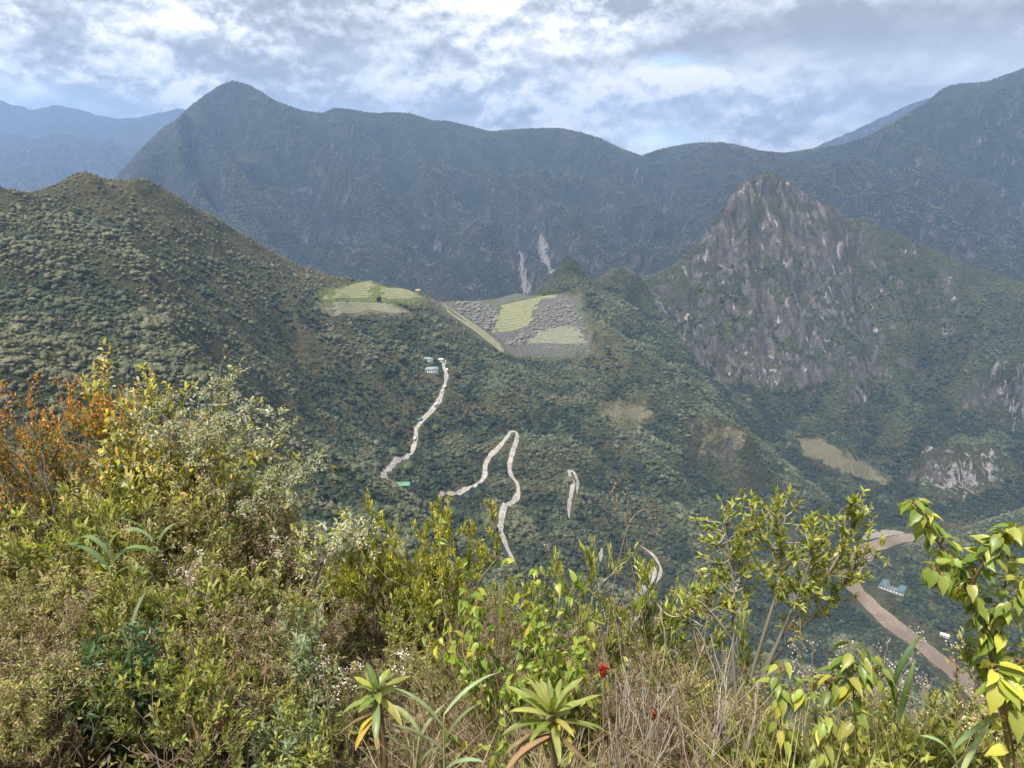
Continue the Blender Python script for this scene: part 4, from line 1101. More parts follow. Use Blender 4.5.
# ------------------------------------------------------------------ the bank we stand on
def zg(x, y):
    x = np.asarray(x, float); y = np.asarray(y, float)
    s = .43 + .08 * sstep(-3.5, 0, x) + .26 * sstep(-.3, 2.2, x)
    z = -1.55 - s * np.maximum(y, -1.0) - .05 * np.maximum(y - 6.5, 0) ** 2
    return z + .09 * fbm(x / .9, y / .9, 3)
gx, gy = np.meshgrid(np.arange(-14, 14.01, .14), np.arange(-3, 16.01, .14))
gz = zg(gx, gy)
idx = np.arange(gx.size).reshape(gx.shape)
gf = np.stack([idx[:-1, :-1], idx[:-1, 1:], idx[1:, 1:], idx[1:, :-1]], -1).reshape(-1, 4)
def soil_material():
    m, t = nt('bank_soil')
    g = t.nodes.new('ShaderNodeNewGeometry').outputs['Position']
    c = mixc(t, ramp(t, noise(t, g, 6, 5), .35, .65), (.045,.034,.024), (.10,.08,.055))
    c = mixc(t, ramp(t, noise(t, g, 2.2, 4), .45, .6), c, (.06,.065,.025))
    bsdf(t, c, .95, .1, bump(t, noise(t, g, 14, 6, .7), .8, .05))
    return m
MAT['soil'] = soil_material()
tag(link('bank', mesh_from('bank', np.stack([gx.ravel(), gy.ravel(), gz.ravel()], 1), gf, MAT['soil'], True)), 'steep earth bank under the foreground bushes', 'ground', kind='structure')

# ------------------------------------------------------------------ plants: leaves and twigs
def tint_material(name, trans, rough, spec, var=.35):
    m, t = nt(name)
    a = t.nodes.new('ShaderNodeAttribute'); a.attribute_name = 'tint'
    oi = t.nodes.new('ShaderNodeObjectInfo').outputs['Random']
    k = mth(t, 'MULTIPLY_ADD', oi, var, 1.0 - var * .5)
    cc = t.nodes.new('ShaderNodeCombineXYZ')
    for s_ in cc.inputs: L(t, k, s_)
    c = mixc(t, 1.0, a.outputs['Color'], cc.outputs[0], 'MULTIPLY')
    g = t.nodes.new('ShaderNodeNewGeometry').outputs['Position']
    sp = ramp(t, noise(t, g, 90, 3), .60, .70)
    c = mixc(t, mth(t, 'MULTIPLY', sp, .35), c, mixc(t, 1.0, c, (.8, .62, .45), 'MULTIPLY'))
    bsdf(t, c, rough, spec, None, (trans, (1.5, 1.45, .6)) if trans else None)
    return m
MAT['leaf'] = tint_material('soft_leaf', .40, .55, .35)
MAT['leaf_gloss'] = tint_material('glossy_leaf', .38, .4, .4)
MAT['leaf_dry'] = tint_material('dry_leaf', .25, .9, .1)
MAT['twig'] = tint_material('twig_bark', 0, .9, .15, .3)

LANCE = (np.array([[0,0,0],[-.5,.42,.10],[0,.48,0],[.5,.42,.10],[0,1,-.10]], float), np.array([[0,2,1],[0,3,2],[1,2,4],[2,3,4]]))
OVAL = (np.array([[0,0,0],[-.40,.25,.08],[-.44,.62,.06],[0,.5,0],[.40,.25,.08],[.44,.62,.06],[0,1,-.12]], float), np.array([[0,3,1],[1,3,2],[2,3,6],[0,4,3],[4,5,3],[3,5,6]]))
HEART = (np.array([[0,0,0],[-.30,-.02,.07],[-.50,.24,.10],[-.42,.55,.05],[-.17,.83,-.07],[0,1.08,-.26],[.17,.83,-.07],[.42,.55,.05],[.50,.24,.10],[.30,-.02,.07],[0,.30,0],[0,.62,-.05]], float),
         np.array([[0,10,1],[1,10,2],[2,10,11],[2,11,3],[3,11,4],[4,11,5],[5,11,6],[6,11,7],[7,11,8],[11,10,8],[8,10,9],[9,10,0]]))
SPRIG = (np.array([[0,0,0],[-.5,.5,0],[0,1,0],[.5,.5,0]], float), np.array([[0,3,1],[1,3,2]]))

def unit(v): return v / (np.linalg.norm(v, axis=-1, keepdims=True) + 1e-9)
def leaves(b, P, D, Nn, ln, wd, col, tpl):
    """a leaf of template tpl at each P, pointing along D, its face towards Nn"""
    n = len(P)
    if n == 0: return
    Yv = unit(D); Xv = unit(np.cross(Yv, Nn)); Zv = np.cross(Xv, Yv)
    tv, tf = tpl
    ln = np.broadcast_to(ln, (n,))[:, None, None]; wd = np.broadcast_to(wd, (n,))[:, None, None]
    v = P[:, None] + Xv[:, None] * (tv[None, :, 0:1] * wd) + Yv[:, None] * (tv[None, :, 1:2] * ln) + Zv[:, None] * (tv[None, :, 2:3] * ln)
    f = (tf[None] + (np.arange(n) * len(tv))[:, None, None]).reshape(-1, 3)
    c = np.repeat(col, len(tv), axis=0)
    b.add(v.reshape(-1, 3), f3=f, c=c)

def grow(r, stems, H, spread, lv, nb, wob=.25, up=.25, rad=.012, shrink=.62, lean=(0, 0, 0), first=None):
    """branching skeleton from the ground: lines with radii, and the places where leaves sit"""
    lines, sites = [], []
    def branch(p, d, ln, ra, level):
        n = 6; q = [p]
        for k in range(n):
            d = unit(d + wob * r.normal(size=3) * .6 + np.array([0, 0, up]) * .35 + np.array(lean) * .2)
            p = p + d * ln / n; q.append(p)
        q = np.array(q)
        lines.append((q, np.linspace(ra, ra * .55, n + 1)))
        if level >= lv:
            for k in range(1, n + 1): sites.append((q[k], unit(q[k] - q[k - 1]), k / n))
            return
        for j in range(nb):
            k = r.integers(2, n + 1) if j else n
            s_ = unit(r.normal(size=3) * np.array([1, 1, .55]))
            branch(q[k], unit(unit(q[k] - q[k - 1]) + s_ * spread), ln * shrink * r.uniform(.75, 1.2), ra * .6, level + 1)
    tot = sum(shrink ** k for k in range(lv + 1))
    for k in range(stems):
        a = 2 * math.pi * (k + r.uniform(-.3, .3)) / stems
        d = unit(np.array([math.cos(a) * spread * .7, math.sin(a) * spread * .7, 1.0]))
        branch(np.array([math.cos(a) * .05, math.sin(a) * .05, -.08]) * (1 if stems > 1 else 0) + np.array([0, 0, -.05 * (stems == 1)]), d, H / tot * r.uniform(.8, 1.12) * 1.15, rad, 0)
    P = np.array([s_[0] for s_ in sites]); T = np.array([s_[1] for s_ in sites]); F = np.array([s_[2] for s_ in sites])
    return lines, P, T, F

def pal(r, n, cols, jit=.14):
    c = np.asarray(cols)[r.integers(0, len(cols), n)]
    return np.clip(c * (1 + jit * r.normal(size=(n, 1))) * (1 + .05 * r.normal(size=(n, 3))), .004, .9)

def stems_mesh(name, lines, col, r, k=4, mn=.0016):
    b = MB()
    for q, ra in lines:
        n0 = b.n; b.tube(q, np.maximum(ra, mn), k)
        m = b.n - n0
        b.c[-1] = pal(r, 1, col).repeat(m, 0)
    return b.mesh(name, MAT['twig'], True, True)

def shrub_parts(seed, kind):
    """one shrub about a metre tall: (stems, foliage, flowers or None)"""
    r = np.random.default_rng(seed)
    K = dict(kind)
    lines, P, T, F = grow(r, K['stems'], 1.0, K['spread'], K['lv'], K['nb'], K.get('wob', .25), K.get('up', .25), K.get('rad', .010), K.get('shrink', .62), K.get('lean', (0, 0, 0)))
    per = K['per']
    Pq = np.repeat(P, per, 0); Tq = np.repeat(T, per, 0); Fq = np.repeat(F, per, 0); n = len(Pq)
    keep = r.random(n) < K.get('keep', 1.0) * np.where(Pq[:, 2] < K.get('bare', 0), .12, 1)
    Pq, Tq, Fq = Pq[keep], Tq[keep], Fq[keep]; n = len(Pq)
    rad_ = unit(np.cross(Tq, unit(r.normal(size=(n, 3)))))
    D = unit(Tq * K['along'] + rad_ * K['out'] + np.array([0, 0, K['rise']]) + .2 * r.normal(size=(n, 3)))
    Nn = unit(np.array([0, 0, 1.0]) + .55 * r.normal(size=(n, 3)))
    ln = K['len'] * r.uniform(.6, 1.2, n)
    hh = np.clip(Pq[:, 2] / (P[:, 2].max() + 1e-6), 0, 1)
    col = pal(r, n, K['cols'])
    if 'tips' in K:
        w = (sstep(K['tipz'], 1.0, hh) * Fq)[:, None] > r.random((n, 1))
        col = np.where(w, pal(r, n, K['tips']), col)
    if 'odd' in K:
        w = r.random((n, 1)) < K['oddp']; col = np.where(w, pal(r, n, K['odd']), col)
    b = MB()
    jit = .012 if K['tpl'] is not HEART else .004
    leaves(b, Pq + r.normal(size=(n, 3)) * jit, D, Nn, ln, ln * K['ratio'], col, K['tpl'])
    fol = b.mesh('foliage', MAT[K.get('mat', 'leaf')], False, True)
    fl = None
    if 'flower' in K:
        i = np.where((F > .95))[0]; i = i[r.random(len(i)) < K['flowerp']]
        b = MB(); m = K.get('flowern', 26)
        Pf = np.repeat(P[i], m, 0) + r.normal(size=(len(i) * m, 3)) * K.get('flowers', .022) + np.array([0, 0, .015])
        nn = len(Pf)
        leaves(b, Pf, r.normal(size=(nn, 3)), r.normal(size=(nn, 3)), r.uniform(.006, .016, nn), .008, pal(r, nn, K['flower'], .2), SPRIG)
        fl = b.mesh('flowers', MAT['leaf_dry'], False, True)
    return stems_mesh('stems', lines, K.get('bark', [(.12,.095,.07), (.17,.14,.11)]), r), fol, fl, float(P[:, 2].max())

def copy_plant(name, parts, loc, rz, sc, label, cat, group=None):
    e = empty(name, loc, rz); e.scale = (sc, sc, sc) if np.ndim(sc) == 0 else sc
    tag(e, label, cat, group)
    for nm, me in parts:
        if me is not None: link(nm, me, e)
    return e

OL = [(.155,.160,.045), (.20,.195,.06), (.115,.125,.038), (.24,.22,.085)]
YG = [(.20,.22,.035), (.145,.18,.035), (.27,.265,.05), (.105,.14,.032)]
KINDS = {
 'olive': dict(stems=13, spread=.8, lv=2, nb=4, per=6, along=.5, out=.9, rise=.15, len=.043, ratio=.36, cols=OL, tips=[(.28,.29,.07),(.34,.325,.10)], tipz=.5, tpl=LANCE, flower=[(.42,.33,.23),(.50,.42,.31),(.34,.25,.17)], flowerp=.45, flowern=34, odd=[(.30,.22,.09),(.25,.16,.08)], oddp=.12),
 'brownish': dict(stems=13, spread=.7, lv=2, nb=4, per=4, along=.6, out=.8, rise=.1, len=.045, ratio=.34, cols=[(.13,.13,.045),(.18,.165,.06),(.22,.175,.09),(.16,.11,.065)], tpl=LANCE, flower=[(.44,.35,.26),(.37,.27,.20),(.52,.45,.36)], flowerp=.7, flowern=34, odd=[(.22,.15,.08)], oddp=.12),
 'fresh': dict(stems=11, spread=.7, lv=2, nb=4, per=4, along=.6, out=.7, rise=.35, len=.062, ratio=.38, cols=[(.16,.185,.05),(.135,.16,.045),(.22,.225,.07)], tips=[(.26,.29,.06),(.31,.31,.07)], tipz=.4, tpl=LANCE, odd=[(.30,.26,.05)], oddp=.05),
 'yellow_bush': dict(stems=8, spread=.85, lv=3, nb=3, per=8, wob=.4, up=.1, along=.75, out=.8, rise=.4, len=.032, ratio=.40, cols=[(.20,.215,.034),(.145,.17,.032),(.26,.26,.042)], tips=[(.42,.38,.04),(.48,.43,.06),(.35,.345,.045)], tipz=.4, tpl=OVAL, mat='leaf', bare=.18, rad=.014),
 'pale_herb': dict(stems=12, spread=.55, lv=1, nb=4, per=5, along=.4, out=1.0, rise=.1, len=.075, ratio=.33, cols=[(.15,.19,.10),(.19,.23,.13),(.12,.16,.075)], tpl=LANCE, odd=[(.25,.27,.14)], oddp=.2),
 'orange': dict(stems=11, spread=.85, wob=.4, up=.1, lv=3, nb=3, per=8, along=.7, out=.8, rise=.2, len=.018, ratio=.5, cols=[(.12,.125,.03),(.17,.16,.035),(.22,.18,.035)], tips=[(.60,.23,.03),(.54,.15,.025),(.58,.33,.045),(.55,.25,.035)], tipz=.48, tpl=LANCE, bare=.40, shrink=.66, bark=[(.13,.11,.10),(.19,.165,.15)]),
 'gold': dict(stems=9, spread=.8, lv=2, nb=5, per=9, wob=.35, up=.1, along=.5, out=1.0, rise=.0, len=.034, ratio=.48, cols=[(.22,.225,.045),(.16,.175,.04),(.29,.27,.05),(.12,.14,.04)], tips=[(.50,.44,.06),(.50,.36,.10),(.44,.43,.22),(.42,.40,.06)], tipz=.3, tpl=OVAL, odd=[(.42,.43,.33)], oddp=.14, rad=.013),
 'whorl': dict(stems=6, spread=.8, wob=.35, up=.1, lv=3, nb=3, per=7, along=.95, out=.55, rise=.55, len=.046, ratio=.30, cols=[(.17,.205,.035),(.13,.165,.032),(.22,.24,.05)], tips=[(.29,.31,.055),(.34,.34,.08)], tipz=.5, tpl=LANCE, mat='leaf_gloss', bare=.36, keep=.55, rad=.016, shrink=.60, bark=[(.20,.17,.135),(.27,.235,.19)]),
 'heart': dict(stems=10, spread=.65, lv=1, nb=6, per=3, along=.25, out=.9, rise=-.55, len=.056, ratio=.70, cols=[(.15,.21,.03),(.20,.255,.038),(.11,.165,.026),(.26,.29,.045)], tpl=HEART, mat='leaf_gloss', odd=[(.38,.36,.045)], oddp=.08, keep=.9, rad=.007, bark=[(.16,.11,.06),(.22,.16,.09)]),
 'dark_gloss': dict(stems=10, spread=.65, lv=1, nb=5, per=4, along=.45, out=.9, rise=.05, len=.11, ratio=.36, cols=[(.045,.085,.03),(.06,.105,.04),(.035,.07,.028)], tpl=OVAL, mat='leaf_gloss', odd=[(.13,.17,.05)], oddp=.12),
}
PROTO = {}
for nm, nv in (('olive', 4), ('brownish', 3), ('fresh', 3), ('yellow_bush', 2), ('pale_herb', 2), ('orange', 2), ('gold', 2), ('whorl', 3), ('heart', 3), ('dark_gloss', 1)):
    PROTO[nm] = [shrub_parts(100 + 13 * k + len(nm) * 7, KINDS[nm]) for k in range(nv)]

pr = np.random.default_rng(77)
def put(kind, u, v_top, Y, label, cat='shrub', name='shrub', group=None, variant=None, wide=1.0, rz=None, hmax=9.0):
    """a shrub whose foot is on the bank under the sight line and whose top reaches (u, v_top)"""
    x, y, zt = at(u, v_top, Y); z0 = float(zg(x, y))
    h = max(.25, min(zt - z0, hmax))
    vs = PROTO[kind]; v = vs[(pr.integers(0, len(vs)) if variant is None else variant)]
    s = h / v[3]
    return copy_plant(name, [('stems', v[0]), ('foliage', v[1]), ('flowers', v[2])], (x, y, z0), pr.uniform(0, 6.28) if rz is None else rz, (s * wide, s * wide, s), label, cat, group)

# --- the ones that can be told apart
put('orange', 52, 366, 6.3, 'orange and red tipped bush with a dark twiggy base at the far left', wide=.62, variant=0)
put('orange', 2, 392, 5.7, 'smaller bush with a few orange leaves at the very left edge', wide=.62, variant=1)
put('gold', 128, 364, 6.1, 'yellow leaved shrub right of the orange bush, tinged orange at its top', wide=.62, variant=0)
put('gold', 188, 384, 6.4, 'pale yellow shrub tangled into the lichen covered tree', wide=.55, variant=1)
put('fresh', 92, 488, 4.6, 'bright green shrub below the yellow leaved shrub at left', wide=.8, variant=0)
put('yellow_bush', 385, 494, 5.0, 'dense yellow green bush standing up against the winding road', wide=.52, variant=0)
put('yellow_bush', 446, 502, 5.2, 'lemon yellow topped bush joined to the right side of the dense bush', wide=.45, variant=1)
put('heart', 515, 556, 3.1, 'leafy shrub with broad shiny heart shaped leaves in the middle foreground', wide=.62, variant=0)
put('heart', 548, 605, 2.9, 'lower heart leaved shrub right behind the star shaped rosette plant', wide=.65, variant=1)
put('whorl', 618, 556, 4.4, 'small upright shrub with tufts of narrow leaves below the loop of road', wide=.5, variant=1)
put('whorl', 555, 560, 4.8, 'yellow green shrub with narrow leaves just left of the thin grass stalks', wide=.55, variant=2)
put('whorl', 700, 592, 4.3, 'thin open shrub with sparse yellow green tufts left of the flat topped shrub', wide=.6, variant=2)
put('pale_herb', 296, 612, 3.3, 'pale green soft leaved herb in the middle of the left thicket', 'herb', 'herb', wide=.7, variant=0)
put('pale_herb', 272, 700, 2.5, 'small grey green herb at the bottom edge left of centre', 'herb', 'herb', wide=.9, variant=1)
put('dark_gloss', 104, 634, 2.9, 'dark green plant with large glossy leaves in the lower left corner', 'plant', 'plant', wide=.72)

# --- the thicket on the left: many alike
def silhouette(u):
    return np.interp(u, [-60, 0, 90, 150, 230, 300, 340, 470, 520, 600, 660, 720], [470, 455, 470, 440, 470, 520, 540, 560, 590, 610, 640, 650])
TH = [('olive', 'olive green small leaved shrub with dry seed heads in the left thicket', 'olive shrubs of the left thicket'),
      ('brownish', 'half withered shrub with brownish pink seed heads in the left thicket', 'withered shrubs of the left thicket'),
      ('fresh', 'fresh green narrow leaved shrub among the olive shrubs of the left thicket', 'green shrubs of the left thicket')]
nth = 0
for Y, vb, step in ((6.6, 2, 50), (5.6, 30, 50), (4.8, 64, 52), (4.1, 102, 56), (3.5, 145, 60), (3.0, 190, 66), (2.65, 232, 80)):
    for u in np.arange(-70, 520, step):
        uu = u + pr.uniform(-.4, .4) * step
        if Y < 3.4 and (60 < uu < 150 or uu > 440): continue
        vt = float(silhouette(uu)) + vb + pr.uniform(-16, 16)
        if vt > 735: continue
        k = int(pr.choice(3, p=[.5, .32, .18]))
        put(TH[k][0], uu, vt, Y + pr.uniform(-.25, .25), TH[k][1], 'shrub', 'shrub', TH[k][2], wide=pr.uniform(.8, 1.05)); nth += 1
for u, vt, Y, k in ((540, 640, 3.9, 1), (575, 628, 4.2, 1), (650, 660, 3.9, 1), (640, 610, 4.8, 1), (690, 668, 3.6, 1), (600, 600, 4.9, 0), (735, 665, 3.9, 1), (500, 600, 4.6, 1), (470, 585, 5.2, 0), (610, 650, 3.5, 1), (665, 640, 4.2, 0), (580, 668, 3.2, 1), (630, 690, 2.9, 1), (700, 690, 3.1, 1), (740, 700, 3.0, 0), (760, 715, 2.8, 1), (490, 640, 3.4, 1), (450, 640, 3.5, 0), (460, 680, 3.0, 1)):
    put(TH[k][0], u, vt, Y, 'thin half dry shrub between the heart leaved shrub and the flat topped shrub', 'shrub', 'shrub', 'dry shrubs in the middle foreground', wide=.7)
for u, vt, Y, k in ((872, 728, 2.7, 2), (905, 722, 2.8, 2), (938, 730, 2.6, 0), (985, 738, 2.4, 2), (835, 728, 2.6, 0), (800, 732, 2.5, 2), (925, 742, 2.3, 2), (1030, 690, 2.6, 0), (1075, 690, 2.7, 2), (1120, 680, 2.8, 0)):
    put(TH[k][0], u, vt, Y, 'low yellow green shrub in the grass along the bottom right edge', 'shrub', 'shrub', 'low shrubs at the bottom right', wide=.8)
# ------------------------------------------------------------------ single plants with their own shape
def rel(uvy, base):
    return np.array([at(*q) for q in uvy]) - np.array(base)
def smooth_line(p, n=4):
    p = np.asarray(p, float); t_ = np.linspace(0, len(p) - 1, (len(p) - 1) * n + 1)
    q = np.stack([np.interp(t_, np.arange(len(p)), p[:, k]) for k in range(3)], 1)
    for _ in range(3): q[1:-1] = q[1:-1] * .5 + .25 * (q[:-2] + q[2:])
    return q

def lichen_tree(label, name, trunk, limbs, r0, seed, tuftn, leafy):
    """twisted branches hung with pale lichen"""
    r = np.random.default_rng(seed)
    u, v, Y = trunk[0]; x, y, _ = at(u, v, Y); base = (x, y, float(zg(x, y)))
    e = empty(name, base); tag(e, label, 'tree' if name == 'tree' else 'shrub')
    lines = []
    T0 = smooth_line(np.concatenate([[[0, 0, -.05]], rel(trunk, base)]))
    lines.append((T0, np.linspace(r0, r0 * .45, len(T0))))
    for lb in limbs:
        q = smooth_line(rel(lb, base)); lines.append((q, np.linspace(r0 * .55, r0 * .2, len(q))))
    main = list(lines); tips = []
    for q, ra in main:
        for k in range(3, len(q)):
            for j in range(2):
                d = unit(unit(q[k] - q[k - 1]) + .95 * r.normal(size=3)); p = q[k]; s_ = [p]
                for m in range(5):
                    d = unit(d + .35 * r.normal(size=3) + [0, 0, .05]); p = p + d * r.uniform(.025, .065); s_.append(p)
                s_ = np.array(s_); lines.append((s_, np.linspace(max(ra[k] * .35, .003), .0016, 6))); tips.append(s_)
                if r.random() < .6:
                    d = unit(d + r.normal(size=3)); s2 = [s_[3]]
                    for m in range(4): d = unit(d + .3 * r.normal(size=3)); s2.append(s2[-1] + d * .04)
                    s2 = np.array(s2); lines.append((s2, np.linspace(.0025, .0012, 5))); tips.append(s2)
    link('branches', stems_mesh('branches', lines, [(.13,.105,.08), (.19,.165,.13), (.24,.22,.18)], r, 5), e)
    b = MB()
    S_ = np.concatenate([q for q, _ in main] * 2 + tips); i = r.integers(0, len(S_), tuftn)
    # lichen gathers in clumps
    w = fbm(S_[i][:, 0] * 5, S_[i][:, 2] * 5 + S_[i][:, 1], 2) > -.12
    i = i[w]
    m = 12; P = np.repeat(S_[i], m, 0) + r.normal(size=(len(i) * m, 3)) * .018; n = len(P)
    leaves(b, P, r.normal(size=(n, 3)) + [0, 0, -.4], r.normal(size=(n, 3)), r.uniform(.012, .034, n), .010, pal(r, n, [(.40,.41,.27), (.47,.47,.34), (.33,.35,.20)]), SPRIG)
    link('lichen', b.mesh('lichen', MAT['leaf_dry'], False, True), e)
    if leafy:
        b = MB(); E_ = np.array([q[-1] for q in tips]); E_ = E_[r.integers(0, len(E_), leafy)]; n = len(E_)
        leaves(b, E_, r.normal(size=(n, 3)) + [0, 0, .2], unit(r.normal(size=(n, 3)) * .5 + [0, 0, 1]), r.uniform(.04, .075, n), r.uniform(.018, .03, n), pal(r, n, [(.22,.23,.06), (.16,.18,.05), (.36,.37,.29), (.40,.33,.10)]), OVAL)
        link('foliage', b.mesh('foliage', MAT['leaf'], False, True), e)
    return e
lichen_tree('twisted grey tree hung with pale green lichen, rising from the left thicket', 'tree',
    [(249,590,5.6), (244,545,5.6), (232,512,5.55), (212,486,5.5), (190,462,5.5), (178,438,5.5), (166,420,5.5)],
    [[(240,530,5.6), (254,500,5.5), (272,486,5.45), (292,478,5.4), (308,474,5.4)], [(183,448,5.5), (196,428,5.55), (212,410,5.6), (226,384,5.6)], [(200,472,5.5), (222,456,5.6), (248,446,5.65), (272,440,5.7)], [(190,462,5.5), (205,440,5.4), (225,420,5.35), (250,408,5.3)], [(178,440,5.5), (160,430,5.4), (140,418,5.4)]], .028, 3, 1500, 420)
lichen_tree('low lichen crusted shrub just left of the dense yellow green bush', 'shrub',
    [(312,600,5.0), (318,570,5.0), (328,550,5.0), (342,536,5.0)], [[(318,570,5.0), (306,552,5.0), (296,545,5.0)], [(328,550,5.0), (345,548,4.9), (360,538,4.9)]], .014, 9, 260, 160)

def stem_plant(name, label, cat, line_uv, r0, seed, tpl, ln, ratio, cols, per, mat='leaf_gloss', side=(), droop=-.75, odd=None, step=1, bark=[(.20,.13,.06), (.26,.18,.08)], group=None, out=.75, frm=.25):
    """a slim shoot with leaves hanging along it; line given by survey points, foot on the bank"""
    r = np.random.default_rng(seed)
    u, v, Y = line_uv[0]; x, y, _ = at(u, v, Y); base = (x, y, float(zg(x, y)))
    e = empty(name, base); tag(e, label, cat, group)
    q = smooth_line(np.concatenate([[[0, 0, -.05]], rel(line_uv, base)]), 5)
    lines = [(q, np.linspace(r0, r0 * .35, len(q)))]
    for s_ in side:
        k = smooth_line(rel(s_, base), 5); lines.append((k, np.linspace(r0 * .6, r0 * .25, len(k))))
    b = MB(); pet = []
    for q, ra in lines:
        j0 = int(len(q) * frm) if q is lines[0][0] else 1
        for k in range(j0, len(q), step):
            t_ = unit(q[min(k + 1, len(q) - 1)] - q[k - 1])
            for j in range(per):
                a = r.uniform(0, 6.28); sd_ = unit(np.cross(t_, [math.cos(a), math.sin(a), .2]))
                p1 = q[k] + sd_ * ln * r.uniform(.15, .42) + np.array([0, 0, .01])
                pet.append((np.array([q[k], (q[k] + p1) / 2 + [0, 0, .008], p1]), np.array([.0022, .0018, .0014])))
                d = unit(sd_ * out + [0, 0, droop] + .2 * r.normal(size=3) + t_ * .2)
                nn = unit(np.cross(d, np.cross(sd_ + [0, 0, 1.2], d)) + .3 * r.normal(size=3))
                l_ = ln * r.uniform(.65, 1.12)
                c = pal(r, 1, odd if odd and r.random() < .13 else cols, .12)
                leaves(b, p1[None], d[None], nn[None], l_, l_ * ratio, c, tpl)
    link('stem', stems_mesh('stem', lines + pet, bark, r, 5), e)
    link('foliage', b.mesh('foliage', MAT[mat], False, True), e)
    return e
HC = [(.18,.235,.04), (.235,.28,.05), (.14,.195,.033), (.30,.32,.065)]; HO = [(.42,.40,.06)]
stem_plant('sapling', 'tall sapling with drooping heart shaped leaves arching over the river at right', 'sapling',
    [(1012,768,1.95), (1000,700,1.95), (990,650,1.95), (975,605,1.95), (958,570,1.97), (940,545,2.0), (922,520,2.0), (912,504,2.0)], .009, 5, HEART, .052, .66, HC, 4, odd=HO,
    side=[[(990,650,1.95), (1005,620,1.9), (1018,590,1.85), (1035,570,1.85)], [(975,605,1.95), (965,590,2.05), (950,585,2.1)], [(998,690,1.95), (1015,665,1.9), (1040,650,1.85)], [(995,680,1.95), (980,660,2.05), (965,650,2.1)], [(985,635,1.95), (1000,610,1.95), (1010,560,1.95)], [(968,590,1.95), (985,560,1.9), (1000,540,1.9), (1016,528,1.9)], [(995,680,1.9), (1020,700,1.85), (1035,690,1.8)], [(960,572,1.97), (945,575,1.9), (932,570,1.9)]], frm=.3)
stem_plant('sapling', 'short shoot of yellowing heart leaves at the lower right corner', 'sapling', [(1020,800,1.7), (1012,740,1.7), (1000,690,1.72), (992,668,1.75)], .006, 15, HEART, .075, .6, HC + HO, 2, odd=HO, frm=.35)
stem_plant('sapling', 'young shoot with hanging pale leaves right of the dead stems', 'sapling', [(784,770,2.5), (781,720,2.5), (778,690,2.5), (782,662,2.5)], .006, 25, HEART, .075, .5, HC, 2, odd=HO, side=[[(779,705,2.5), (795,690,2.45), (812,690,2.4)]], frm=.4)
stem_plant('sapling', 'young shoot with hanging lime leaves in front of the river', 'sapling', [(856,790,2.4), (855,720,2.4), (853,680,2.4), (852,648,2.4)], .006, 35, HEART, .082, .5, HC, 2, odd=HO, side=[[(855,690,2.4), (838,672,2.4), (826,690,2.4)], [(854,672,2.4), (872,664,2.4), (880,680,2.4)]], frm=.5)
stem_plant('sapling', 'low leafy shoot between the two hanging leaved shoots', 'sapling', [(818,800,2.3), (820,750,2.3), (826,715,2.3)], .006, 45, HEART, .07, .55, HC, 2, odd=HO, frm=.3)

# flat topped shrub on bare pale stems
def flat_shrub():
    r = np.random.default_rng(4)
    x, y, _ = at(742, 745, 3.7); base = (x, y, float(zg(x, y)))
    e = empty('shrub', base); tag(e, 'flat topped shrub of narrow shiny leaves on bare slanting stems before the river', 'shrub')
    st = [[(742,745,3.7), (735,690,3.7), (732,640,3.72), (735,590,3.75), (730,560,3.75), (724,524,3.75)],
          [(742,745,3.7), (755,690,3.7), (772,650,3.7), (800,612,3.7), (822,585,3.7), (845,545,3.7), (852,518,3.7)],
          [(742,745,3.7), (750,680,3.65), (765,630,3.6), (778,590,3.6), (782,550,3.6), (775,515,3.6)],
          [(755,690,3.7), (778,655,3.75), (805,625,3.8), (835,595,3.85), (862,560,3.85)],
          [(748,720,3.7), (770,660,3.6), (792,610,3.55), (808,570,3.5), (815,540,3.5)],
          [(732,640,3.72), (718,620,3.7), (704,604,3.7)], [(735,590,3.75), (748,560,3.8), (756,530,3.8)]]
    lines = []; sites = []
    for s_ in st:
        q = smooth_line(rel(s_, base), 4); lines.append((q, np.linspace(.013, .005, len(q))))
        for k in range(int(len(q) * .5), len(q)):
            for j in range(4):
                d = unit(unit(q[k] - q[k - 1]) + 1.1 * r.normal(size=3) + [0, 0, .35]); p = q[k]; w_ = [p]
                for m in range(4):
                    d = unit(d + .25 * r.normal(size=3) + [0, 0, .12]); p = p + d * r.uniform(.025, .06); w_.append(p)
                w_ = np.array(w_); lines.append((w_, np.linspace(.004, .0018, 5)))
                for m in (2, 3, 4): sites.append((w_[m], unit(w_[m] - w_[m - 1])))
    P = np.array([a for a, _ in sites]).repeat(5, 0); T = np.array([a for _, a in sites]).repeat(5, 0); n = len(P)
    D = unit(T * .8 + .6 * r.normal(size=(n, 3)) + [0, 0, .5]); b = MB(); l_ = r.uniform(.03, .062, n)
    leaves(b, P, D, unit(r.normal(size=(n, 3)) * .7 + [0, 0, 1]), l_, l_ * .34, pal(r, n, [(.26,.29,.045), (.20,.24,.04), (.34,.35,.06), (.42,.42,.09)]), LANCE)
    link('stems', stems_mesh('stems', lines, [(.22,.185,.15), (.30,.26,.21)], r, 5), e)
    link('foliage', b.mesh('foliage', MAT['leaf_gloss'], False, True), e)
flat_shrub()

